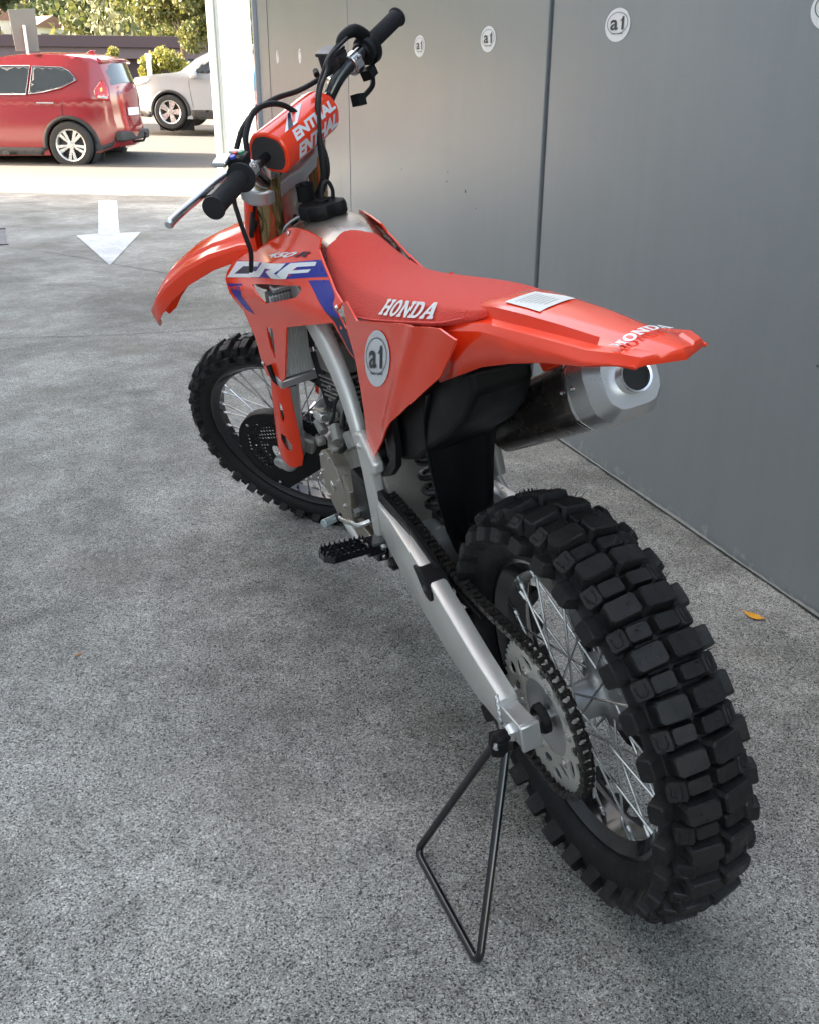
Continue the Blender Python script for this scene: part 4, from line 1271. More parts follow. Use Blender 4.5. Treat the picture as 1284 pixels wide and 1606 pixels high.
# grips, levers, controls
for s in (-1, 1):
    a = Vector(hb[0]) if s < 0 else Vector(hb2[-1]); b = Vector(hb[2]) if s < 0 else Vector(hb2[-3])
    d2 = (a - b).normalized()
    g = G().tube([b, b + d2 * .006, b + d2 * .010, b + d2 * .012, a - d2 * .004, a - d2 * .001, a + d2 * .002, a + d2 * .003], [.026, .028, .028, .0168, .0175, .0215, .021, .012], 28)
    e1 = d2.cross(Vector((0, 0, 1))).normalized(); e2 = d2.cross(e1)
    gr = g.build('grip', 'grip', bike, xf=S)
    g = G()
    for k in range(26):
        c = b + d2 * (.018 + k * .0043)
        if c is not None: g.lathe([(0, .0170), (.0006, .0182), (.0016, .0182), (.0022, .0170)], c=c, axis=(d2, e1, e2), n=20, cap=False)
    g.build('grip_ribs', 'grip', gr, xf=S)
    # lever
    m_ = Vector((s * .205, .968, 1.180 if s < 0 else 1.170))
    lv = [m_ + Vector((s * .01, .035, -.006)), m_ + Vector((s * .05, .072, -.008)), m_ + Vector((s * .10, .082, -.010)), m_ + Vector((s * .15, .080, -.014)), m_ + Vector((s * .178, .074, -.018))]
    if s < 0: lv = [Vector(p) for p in ((-.228, .985, 1.200), (-.262, 1.004, 1.200), (-.31, 1.019, 1.200), (-.36, 1.027, 1.201), (-.408, 1.018, 1.206))]
    le = G().tube(lv, [.010, .0095, .0080, .0080, .0088], 10, smooth=5, flat=.75)
    le.lathe([(-.008, .003), (-.006, .0072), (0, .0095), (.006, .0072), (.008, .003)], c=lv[-1], n=12)
    le.build('lever', 'steel', bike, xf=S)
    G().box(lv[0] + Vector((0, -.006, 0)), (.034, .026, .018), (0, 0, rad(20) * s)).build('lever_perch', 'alu', bike, xf=S, bevel=.004)
    c0 = (Vector(hb[3]) if s < 0 else Vector(hb2[-4]))
    G().lathe([(-.013, .019), (.013, .019)], c=c0, axis=(d2, e1, e2), n=20).build('perch_clamp', 'steel', bike, xf=S, bevel=.002)
    G().bolt(c0 + Vector((0, -.02, .006)), (0, -1, .2), .005, .006).build('clamp_bolts', 'steel', bike, xf=S)
# left: switch block with three buttons
LS = S
c0 = Vector((-.252, .936, 1.226))
sw = G().box(c0, (.034, .036, .022), (rad(20), 0, rad(10))).build('switch_block', 'black', bike, xf=S, bevel=.004)
G().box(c0 + Vector((-.018, .020, .014)), (.040, .028, .010), (rad(18), 0, rad(12))).box(c0 + Vector((.014, .012, .004)), (.012, .028, .022), (rad(18), 0, 0)).build('switch_bracket', 'steel', bike, xf=S, bevel=.003)
for (dx, dy, mm) in ((.006, .004, 'btn_r'), (-.011, .0, 'btn_b'), (.001, -.013, 'btn_g')):
    G().tube([c0 + Vector((dx, dy, .010)), c0 + Vector((dx, dy - .001, .015))], .0060, 12).build('button', mm, sw, xf=S, bevel=.001)
G().tube([c0 + Vector((-.035, .055, -.03)), c0 + Vector((-.050, .075, -.035))], .010, 10).box(c0 + Vector((-.045, .045, -.03)), (.04, .02, .014)).tube([c0 + Vector((-.07, .02, -.035)), c0 + Vector((-.03, .06, -.03))], [.002, .005], 6).build('clutch_adjuster', 'black', bike, xf=S)
# right: throttle housing, master cylinder, start switch
g = G().lathe([(-.030, .022), (-.024, .026), (-.014, .026), (-.010, .033), (.004, .034), (.010, .030)], c=Vector((.292, .936, 1.188)), axis=(Vector((.98, -.15, -.02)).normalized(), Vector((.15, .98, 0)), Vector((0, 0, 1))), n=28)
g.tube([(.285, .925, 1.215), (.262, .930, 1.240), (.235, .945, 1.243), (.214, .950, 1.236)], [.014, .014, .011, .006], 12, smooth=4)
g.build('throttle_housing', 'black', bike, xf=S)
G().box((.225, .985, 1.205), (.040, .052, .036), (rad(12), 0, rad(-8))).box((.225, .984, 1.226), (.043, .055, .008), (rad(12), 0, rad(-8))).build('brake_reservoir', 'dark', bike, xf=S, bevel=.003)
G().lathe([(-.012, .0), (-.012, .020), (.012, .020), (.012, 0)], c=Vector((.240, .950, 1.180)), axis=(Vector((.95, -.3, 0)).normalized(), Vector((.3, .95, 0)).normalized(), Vector((0, 0, 1))), n=20).build('perch_clamp', 'steel', bike, xf=S, bevel=.002)
G().box((.255, .935, 1.150), (.030, .025, .020)).tube([(.27, .94, 1.150), (.285, .95, 1.135), (.26, .945, 1.120), (.22, .955, 1.115)], .006, 8, smooth=4).box((.205, .955, 1.118), (.030, .020, .024), (0, .4, 0)).build('start_switch', 'black', bike, xf=S, bevel=.002)
# cables and hoses
def cable(nm, pts, r, m='rubber', xf=S):
    return G().tube(pts, r, 8, smooth=8).build(nm, m, bike, xf=xf)
cable('brake_hose', [(-.245, .965, 1.215), (-.182, 1.02, 1.19), (-.150, 1.02, 1.212), (-.100, 1.02, 1.232), (-.040, 1.02, 1.236), (.030, 1.02, 1.226), (.10, 1.01, 1.206), (.17, 1.00, 1.195), (.215, .99, 1.190)], .0055)
cable('clutch_cable', [(-.240, .965, 1.190), (-.190, .970, 1.205), (-.163, .97, 1.236), (-.11, .97, 1.256), (-.056, .97, 1.245), (-.013, .97, 1.218), (.012, .97, 1.180), (.020, .965, 1.139), (.012, .955, 1.100), (-.004, .96, 1.062), (-.01, 1.00, 1.02), (-.01, 1.05, .98)], .0058)
cable('throttle_cable', [(.214, .95, 1.237), (.165, .95, 1.233), (.127, .95, 1.221), (.082, .95, 1.202), (.036, .95, 1.165), (-.005, .95, 1.112), (-.035, .955, 1.065), (-.05, 1.0, 1.02), (-.04, 1.05, .96)], .0042)
cable('throttle_cable', [(.225, .93, 1.240), (.143, .935, 1.237), (.108, .93, 1.222), (.056, .93, 1.203), (.006, .93, 1.159), (-.035, .93, 1.102), (-.055, .945, 1.060), (-.065, 1.0, 1.01), (-.05, 1.05, .95)], .0042)
cable('wiring_loom', [(-.25, .955, 1.205), (-.175, 1.03, 1.15), (-.142, 1.10, 1.115), (-.159, 1.10, 1.08), (-.171, 1.10, 1.042), (-.182, 1.10, 1.008), (-.17, 1.14, .96)], .0050)
cable('brake_hose', [(-.10, 1.10, 1.075), (-.135, 1.09, 1.060), (-.15, 1.10, 1.035), (-.13, 1.12, 1.022), (-.09, 1.13, 1.03)], .0055)
cable('brake_hose', [(-.06, 1.16, .92), (-.10, 1.27, .72), (-.115, 1.32, .55), (-.11, 1.37, .46), (-.10, 1.40, .42)], .0042)
g = G().tube([(.148, .985, 1.219), (.133, .975, 1.215)], .0065, 8); g.build('cable_joint', 'black', bike, xf=S)
G().tube([(-.015, .935, 1.033), (-.015, .93, 1.065)], .019, 16).tube([(-.015, .93, 1.064), (-.015, .93, 1.070)], .010, 12).build('hour_meter', 'black', bike)
G().tube([(.01, 1.00, 1.035), (.02, 1.02, 1.00), (-.01, 1.05, .96)], .010, 8, smooth=4).tube([(-.03, .99, 1.00), (-.045, 1.0, .96), (-.04, 1.02, .92)], .006, 8, smooth=4).build('loom_cover', 'black', bike)

# front number plate
rings = []
for z, w, y0 in ((1.125, .090, 1.135), (1.10, .122, 1.150), (1.04, .134, 1.180), (.985, .134, 1.205), (.94, .120, 1.225), (.92, .090, 1.23)):
    rings.append([Vector((w * t, y0 - .055 * t * t * (1 if abs(t) < 1 else 1.35), z)) for t in (-1, -.88, -.6, -.3, 0, .3, .6, .88, 1)])
G().loft(rings, cap=False, closed=False).build('number_plate', 'red', bike, xf=S, solid=.004, smooth=50)
# front fender
ffs = [(1.10, .948, .050, .010, .0), (1.15, .966, .066, .030, .0), (1.24, .980, .072, .038, .005), (1.34, .975, .074, .044, .007), (1.44, .956, .075, .050, .009), (1.53, .924, .074, .052, .010),
       (1.595, .888, .068, .050, .010), (1.65, .852, .056, .046, .008), (1.672, .822, .038, .036, .004), (1.686, .800, .016, .018, .0)]
rings = []
for y, zc, hw, dr, kr in ffs:
    half = [(hw + .004, zc - dr), (hw, zc - dr * .35), (hw * .90, zc - dr * .16), (hw * .55, zc - .004), (hw * .42, zc + kr * .4), (0, zc + kr * .8)]
    rings.append([Vector((x, y, z)) for x, z in half] + [Vector((-x, y, z)) for x, z in half[::-1][1:]])
G().loft(rings, cap=False, closed=False).build('front_fender', 'red', bike, xf=S, solid=.003, smooth=28, bevel=.0012)

# front brake: disc, slotted guard, caliper
bo = [(.128 * math.cos(a * PI / 36) * (1 + .03 * math.cos(a * PI / 36 * 10)), .128 * math.sin(a * PI / 36) * (1 + .03 * math.cos(a * PI / 36 * 10))) for a in range(72)]
bi = [(.096 * math.cos(a * PI / 36), .096 * math.sin(a * PI / 36)) for a in range(72)]
bh = []
for k in range(30):
    a = 2 * PI * k / 30; r = .112 + .008 * (k % 2 - .5)
    bh.append([(r * math.cos(a) + .0042 * math.cos(q * PI / 3), r * math.sin(a) + .0042 * math.sin(q * PI / 3)) for q in range(6)])
disc = panel('brake_disc', 'steel', bike, [bo], lambda y, z: -.062, holes=[bi] + bh, grid=0, thick=.003, xf=ff)
for k in range(6):
    a = rad(25 + 60 * k)
    G().box((-.060, .070 * math.cos(a), .070 * math.sin(a)), (.004, .06, .012), (a, 0, 0)).build('disc_arm', 'dark', disc, xf=ff, bevel=.002)
go = []
for k in range(0, 33):
    a = rad(-62 + k * 8)
    go.append((.150 * math.cos(a), .150 * math.sin(a)))
gi = [(.045 * math.cos(a * PI / 12), .045 * math.sin(a * PI / 12)) for a in range(24)]
bh = []
for i in range(-14, 15):
    for j in range(-9, 10):
        y = i * .0105 + (.00525 if j % 2 else 0); z = j * .0125
        r = math.hypot(y, z); aa = math.degrees(math.atan2(z, y))
        if .060 < r < .122 and -55 < aa < 190 and -30 < aa < 120:
            bh.append([(y + .0036 * math.cos(q * PI / 3) * 1.15, z + .0042 * math.sin(q * PI / 3)) for q in range(6)])
dg = panel('disc_guard', 'black', bike, [go], lambda y, z: -.082, holes=[gi] + bh, grid=0, thick=.003, xf=ff, smooth=0)
pts = [Vector((-.080, .150 * math.cos(rad(-62 + k * 8)), .150 * math.sin(rad(-62 + k * 8)))) for k in range(33)]
G().loft([[p + Vector((-.003, 0, 0)), p + Vector((.022, 0, 0)), p * 1 + Vector((.022, 0, 0)) - Vector((0, p.y, p.z)) * .02, p + Vector((-.003, 0, 0)) - Vector((0, p.y, p.z)) * .03] for p in pts]).build('guard_rim', 'black', dg, xf=ff, smooth=50)
G().box((-.085, -.095, .055), (.040, .085, .055), (rad(35), 0, 0)).tube([(-.11, -.10, .075), (-.06, -.10, .075)], .018, 14).tube([(-.11, -.075, .04), (-.06, -.075, .04)], .018, 14).build('brake_caliper', 'engine', bike, xf=ff, bevel=.008)
for a in (-50, 60, 150): G().bolt((-.084, .135 * math.cos(rad(a)), .135 * math.sin(rad(a))), r=.005, h=.004).build('bolt', 'steel', dg, xf=ff)
G().tube([(0, -.238, .030), (0, -.222, .028)], [.004, .003], 8).tube([(0, -.252, .032), (0, -.238, .030)], .007, 6).build('valve_stem', 'black', rim_f, xf=ff)

# ================================================================== triangle stand
sroot = empty('triangle_stand', 'black steel rod triangle stand holding up the rear axle of the red motorcycle', 'stand', loc=(-.30, 0, 0))
def SW(v): return Vector(v) - Vector((-.30, 0, 0))
hook = BIKE_MW @ Vector((-.148, -.004, .330))
a1, a2 = Vector((-.299, .122, .0065)), Vector((-.304, -.133, .0085))
top1 = hook + Vector((-.006, .012, -.006)); top2 = hook + Vector((-.002, -.012, -.012))
def fillet(a, b, c, r, n=6):
    d1 = (a - b).normalized(); d2_ = (c - b).normalized()
    p1, p2 = b + d1 * r, b + d2_ * r
    return [p1.lerp(b, t / n).lerp(b.lerp(p2, t / n), t / n) for t in range(n + 1)]
pts = [top1] + fillet(top1, a1, a2, .022) + fillet(a1, a2, top2, .022) + [top2]
G().tube([SW(p) for p in pts], .0066, 14).build('rod', 'blackgloss', sroot)
G().tube([SW(hook + Vector((-.012, -.004, -.020))), SW(hook + Vector((-.010, .0, .006))), SW(hook + Vector((.020, .002, .008)))], [.011, .012, .008], 12, smooth=3).box(SW(hook + Vector((-.010, 0, -.004))), (.016, .036, .024)).build('hook_bracket', 'black', sroot, bevel=.004)
G().bolt(SW(hook + Vector((-.018, -.010, 0))), (-1, -.6, .3), .006, .004).build('bracket_bolt', 'steel', sroot)
# ================================================================== SETTING
SD = Vector((.89, -.456, 0)).normalized()        # along the street, towards the right of the picture
SNR = Vector((-.456, -.89, 0)).normalized()      # square to it, towards the camera
TH0 = Vector((-.741, 12.996, 0))                 # a point on the driveway's outer edge
K0 = Vector((-.702, 15.166, 0))                  # a point on the kerb
conc = concrete_mat()
def strip(name, a, b, m, zf, n=1, xlen=(-40, 60), kind='structure', nx=20):
    """ground between two lines parallel to the street; a, b are distances beyond the driveway's edge"""
    g = G(); rows = []
    for i in range(n + 1):
        t = a + (b - a) * i / n
        rows.append([TH0 - SNR * t + SD * (xlen[0] + (xlen[1] - xlen[0]) * k / nx) for k in range(nx + 1)])
    for r in rows:
        for p in r: p.z = zf(p, (p - TH0).dot(-SNR))
    g.loft(rows, cap=False, closed=False)
    o = g.build(name, m, smooth=60)
    o['kind'] = kind
    return o
# driveway: one sheet from behind the camera to the street
gd = G()
q = [Vector((-14, -14)), Vector((14, -14))]
e1 = TH0 + SD * 24; e0 = TH0 - SD * 24
gd.add([(-24, -16, .16), (24, -16, .16), (e1.x, e1.y, gz(e1.y)), (e0.x, e0.y, gz(e0.y))], [(0, 1, 2, 3)])
dr = gd.build('driveway', conc, smooth=0); dr['kind'] = 'structure'
zt = lambda p, t: -.01 * (TH0 - SNR * 0).y - .012 * 0 + -.012 * t * .3 - .0
def zroad(p, t):
    if t < 2.0: return -.13 - .01 * t
    if t < 8: return -.265 + (t - 2.0) * .058
    return .083 + (t - 8) * .026 if t < 30 else .655 + (t - 30) * .013
pale = mat('pale_footpath', (.34, .33, .30), .8, var=.10, vscale=3, bump=.2, bscale=60)
asph = mat('road_asphalt', (.060, .058, .052), .85, var=.18, vscale=9, bump=.4, bscale=120)
def zfoot(p, t): return gz(p.y)+.004
strip('footpath', -.03, 1.80, pale, lambda p, t: gz(p.y) + .004)
strip('kerb', 1.80, 1.95, pale, lambda p, t: gz(p.y) + .012)
kf = G()
for k in range(-40, 60, 10):
    p0 = TH0 - SNR * 1.95 + SD * k; p1 = p0 + SD * 10
    kf.add([(p0.x, p0.y, gz(p0.y) + .012), (p1.x, p1.y, gz(p1.y) + .012), (p1.x, p1.y, -.45), (p0.x, p0.y, -.45)], [(0, 1, 2, 3)])
o = kf.build('kerb_face', pale, smooth=0); o['kind'] = 'structure'
strip('road', 1.95, 120, asph, zroad, n=60)
dirt = mat('dry_grass', (.16, .15, .07), .95, var=.3, vscale=2)
# joints cut across the driveway, grate and painted arrow
jm = mat('joint_dirt', (.085, .083, .078), .95, var=.3)
def line_on_ground(name, pts, w, m, lift=.004, kind='structure'):
    rnd = random.Random(len(pts))
    P = [Vector((x, y, gz(y) + lift)) for x, y in pts]
    sm_, _ = catmull(P, 10)
    rows = []
    for i, p in enumerate(sm_):
        d_ = (sm_[min(len(sm_) - 1, i + 1)] - sm_[max(0, i - 1)]).normalized()
        nn = Vector((-d_.y, d_.x, 0)) * (w / 2) * rnd.uniform(.5, 1.3)
        a_, b_ = p + nn, p - nn
        a_.z = gz(a_.y) + lift; b_.z = gz(b_.y) + lift
        rows.append([a_, b_])
    o = G().loft(rows, cap=False, closed=False).build(name, m, smooth=0)
    o['kind'] = kind
    return o
line_on_ground('ground_joint', [(-3.5, 4.95), (-.894, 4.433), (-.579, 4.352), (-.19, 4.273), (.183, 4.237), (.426, 4.205), (1.1, 4.1)], .007, jm)
line_on_ground('ground_joint', [(-1.6, 9.2), (-.525, 7.52), (-.242, 7.057), (-.085, 6.733), (.212, 6.191), (.441, 5.715), (.9, 4.9)], .008, jm)
line_on_ground('footpath_joint', [(.95, 13.85), (.866, 13.421), (.705, 12.25)], .012, jm, lift=.012)
A_ = [(.300, 11.402), (.545, 11.32), (.410, 8.341), (.620, 8.41), (-.085, 6.608), (-.41, 8.25), (.160, 8.37)]
A_ = [(0.321, 11.402), (0.524, 11.32), (0.197 + .185, 8.341), (.655, 8.41), (-.055, 6.608), (-.40, 8.33), (-.03, 8.40)]
arrow_px = [(0.321,11.402),(0.524,11.32),(0.197,8.37),(0.381,8.341),(-0.085,6.608),(-0.18,8.386),(0.009,8.4)]
paint = new_nt('white_road_paint')
def paint_mat():
    m, nt, b, oc = paint
    n1 = noise(nt, oc, 3.5, 6, .7); r1 = ramp(nt, [(.3, (.42, .44, .45)), (.62, (.66, .67, .67))]); nt.links.new(n1, r1.inputs[0])
    n2 = noise(nt, oc, 60, 5, .7); r2 = ramp(nt, [(.36, .55), (.5, 1.0)]); nt.links.new(n2, r2.inputs[0])
    nt.links.new(mixc(nt, 1.0, r1.outputs[0], r2.outputs[0], 'MULTIPLY'), b.inputs['Base Color'])
    b.inputs['Roughness'].default_value = .6
    return m
AR = [(0.321, 11.402), (0.524, 11.32), (0.346, 9.711), (0.205, 8.412), (0.396, 8.405), (-0.085, 6.608), (-0.18, 8.386), (0.016, 8.443), (0.156, 9.787)]
ar = G().add([(x, y, gz(y) + .005) for x, y in AR], [tuple(range(len(AR)))]).build('painted_arrow', paint_mat(), smooth=0)
ar['kind'] = 'structure'
# drain grate
gt = empty('drain_grate', 'dark metal drain grate let into the driveway at the left edge', 'grate', loc=(-.90, 8.55, gz(8.55)))
gm = mat('grate_steel', (.05, .055, .075), .5, metal=.4)
G().box((-.12, 0, .004), (.50, .98, .006)).build('grate_plate', gm, gt, smooth=0)
g = G().box((-.12, .50, .008), (.52, .03, .010)).box((-.12, -.50, .008), (.52, .03, .010))
g.build('grate_frame', 'dark', gt, smooth=0)

# ---- the grey wall
WP = Vector((1.0324, 1.8596, 0)); WD = Vector((.0582, .9983, 0)).normalized(); WN = Vector((WD.y, -WD.x, 0))
WM = Matrix((WD, -WN, Vector((0, 0, 1)))).transposed().to_4x4(); WM.translation = WP
wm = wall_mat()
wall = empty('panelled_wall', 'tall grey panelled wall to the right of the motorcycle with round stickers', 'wall', mw=WM)
# local frame: x along the wall away from the camera, y out towards the motorcycle, z up
js = [-7.4, -4.81, -2.235, .343, 2.925, 5.63]
for i in range(len(js) - 1):
    x0, x1 = js[i] + (.019 if abs(js[i] - .343) < .01 else .005), js[i + 1] - (.019 if abs(js[i + 1] - .343) < .01 else .005)
    G().box(((x0 + x1) / 2, -.025, 1.65), (x1 - x0, .05, 3.48)).build('wall_panel', wm, wall, smooth=0, bevel=.003)
G().box((-.9, -.20, 1.65), (13.06, .27, 3.7)).build('wall_core', mat('wall_backing', (.06, .06, .06), .9), wall, smooth=0)
G().box((.343, -.030, 1.65), (.034, .030, 3.48)).build('joint_strip', mat('dirty_sealant', (.20, .20, .20), .8, var=.45, vscale=14, bump=.4, bscale=50), wall, smooth=0)
mort = mat('mortar', (.25, .26, .24), .95, var=.4, vscale=40, bump=.8, bscale=90, bdist=.004)
rnd = random.Random(5)
rings = []
for k in range(400):
    x = -6.5 + 12.1 * k / 399
    r = .0035 + .0035 * rnd.random(); h = .004 + .006 * rnd.random() + .003 * math.sin(x * 7)
    zz = -.01 * (WP.y + x * WD.y)
    rings.append([Vector((x, -.005, zz - .03)), Vector((x, r, zz - .03)), Vector((x, r * .7, zz + h * .6)), Vector((x, -.005, zz + h + .003))])
G().loft(rings).build('mortar_seam', mort, wall, smooth=60)
G().box((5.665, -.10, 1.71), (.05, .26, 3.4)).build('corner_trim', mat('pale_trim', (.42, .43, .45), .4), wall, bevel=.003)
G().box((5.20, .0015, 1.71), (.006, .004, 3.36)).build('trim_strip', mat('seam_line', (.12, .125, .13), .6), wall, smooth=0)
for sx, sz in ((-1.055, 1.372), (-.115, 1.377), (.885, 1.368), (1.698, 1.363), (4.15, 1.361), (4.891, 1.366)):
    hw, hh = .075, .0465
    kx = 1 if sx < 3 else .62
    ell = [(sx + hw * kx * math.cos(a * PI / 20), sz + hh * math.sin(a * PI / 20)) for a in range(40)]
    def PT(pts, lift): return [Vector((a, lift, b)) for a, b in pts]
    st = G().add(PT(ell, .0012), [tuple(range(40))]).build('sticker', 'white', wall, smooth=0)
    st['label'] = {-1: 'round white sticker cut off by the right edge', 0: 'largest round a1 sticker on the right panel', 1: 'a1 sticker left of the wide dark joint', 2: 'a1 sticker beside the right handlebar grip',
                   4: 'faint small sticker left of the handlebar', 5: 'faintest small sticker at the far end of the wall'}[round(sx) if sx > 0 else (-1 if sx < -.5 else 0)] if not .8 < sx < .9 else 'a1 sticker left of the wide dark joint'
    cz = sz + hh * .10
    r1 = [(sx + hw * kx * .83 * math.cos(a * PI / 20), cz + hh * .66 * math.sin(a * PI / 20)) for a in range(40)]
    r2 = [(sx + hw * kx * .79 * math.cos(a * PI / 20), cz + hh * .63 * math.sin(a * PI / 20)) for a in range(40)]
    idxs = [i % 40 for i in range(-9, 30)]
    ring = [r1[i] for i in idxs] + [r2[i] for i in idxs[::-1]]
    ov, f2 = tri2d([ring])
    G().add(PT(ov, .0020), f2).build('sticker_ring', 'ink', st, smooth=0)
    if sx < 3:
        # wall x runs away from the camera, so the writing runs the other way
        decal('lettering', 'ink', st, a1_glyph(), lambda a, b: (sx + hw * kx * (.55 - 1.12 * a), .0024, sz + hh * (-.30 + .78 * b)))
        decal('lettering', 'ink', st, text2d('motorcycles', .02), lambda a, b: (sx + hw * kx * (.42 - .90 * a), .0024, sz + hh * (-.58 + .15 * b)))
ck = G(); rows = []
for k in range(300):
    x = -6.5 + 12.1 * k / 299
    zz = -.01 * (WP.y + x * WD.y)
    w_ = .004 + .004 * rnd.random()
    rows.append([Vector((x, .007 - .0, zz + .0045)), Vector((x, .007 + w_, zz + .0045))])
o = ck.loft(rows, cap=False, closed=False).build('wall_foot_crack', mat('crack_dirt', (.02, .02, .02), .95), wall, smooth=0)
# scuffs on the wall
g = G()
for (x, z, r) in ((1.08, .778, .010), (1.31, .797, .006), (1.30, .84, .005), (1.95, .80, .006), (-1.2, .60, .004), (.95, .72, .004)):
    g.add([(x + r * math.cos(k * PI / 4) * rnd.uniform(.6, 1.3), .0012, z + r * .8 * math.sin(k * PI / 4) * rnd.uniform(.5, 1.4)) for k in range(8)], [tuple(range(8))])
g.build('scuff_marks', jm, wall, smooth=0)

# ---- door posts at the mouth of the driveway
cream = mat('cream_paint', (.78, .77, .70), .45, var=.05, vscale=3)
greyp = mat('grey_door_track', (.35, .37, .38), .4, var=.1)
CAM0 = Vector((-.8021, -1.0655, 0))
def ray(px, d):   # ground direction through a picture column on the horizon
    a = rad(-22.3004) - math.atan((px - 642) / (1519.56 / math.cos(rad(24.12)) * 1.0))
    return CAM0 + Vector((-math.sin(a), math.cos(a), 0)) * d
pa = empty('door_post', 'white painted steel door post with dark groove at the end of the grey wall', 'post', loc=(2.08, 11.80, gz(11.8)), rot=(0, 0, rad(-53)))
def PB(x0, x1, y0, y1, m, nm):
    x0, x1 = x0 * 1.18, x1 * 1.28
    G().box(((x0 + x1) / 2, (y0 + y1) / 2, 1.6), (x1 - x0, y1 - y0, 3.2)).build(nm, m, pa, bevel=.006)
PB(-.190, -.105, -.10, .10, cream, 'post_face')
PB(-.100, .095, -.07, .10, cream, 'post_face')
PB(.095, .122, -.03, .08, 'black', 'groove')
PB(.122, .160, -.08, .10, greyp, 'door_track')
PB(.165, .212, -.09, .12, cream, 'post_face')

# ---- unseen block added on the left, sized to keep sun off the driveway
blocker_m = mat('blocker_grey', (.50, .50, .50), .85, var=.08, vscale=2, bump=.3, bscale=40)
blocker = empty('sun_blocker', 'unseen tall block added left of the driveway to shade it', 'building', loc=(-10, 2.7, 0))
G().box((0, 0, 6.2), (11.0, 25.4, 12.8)).build('blocker_box', blocker_m, blocker)
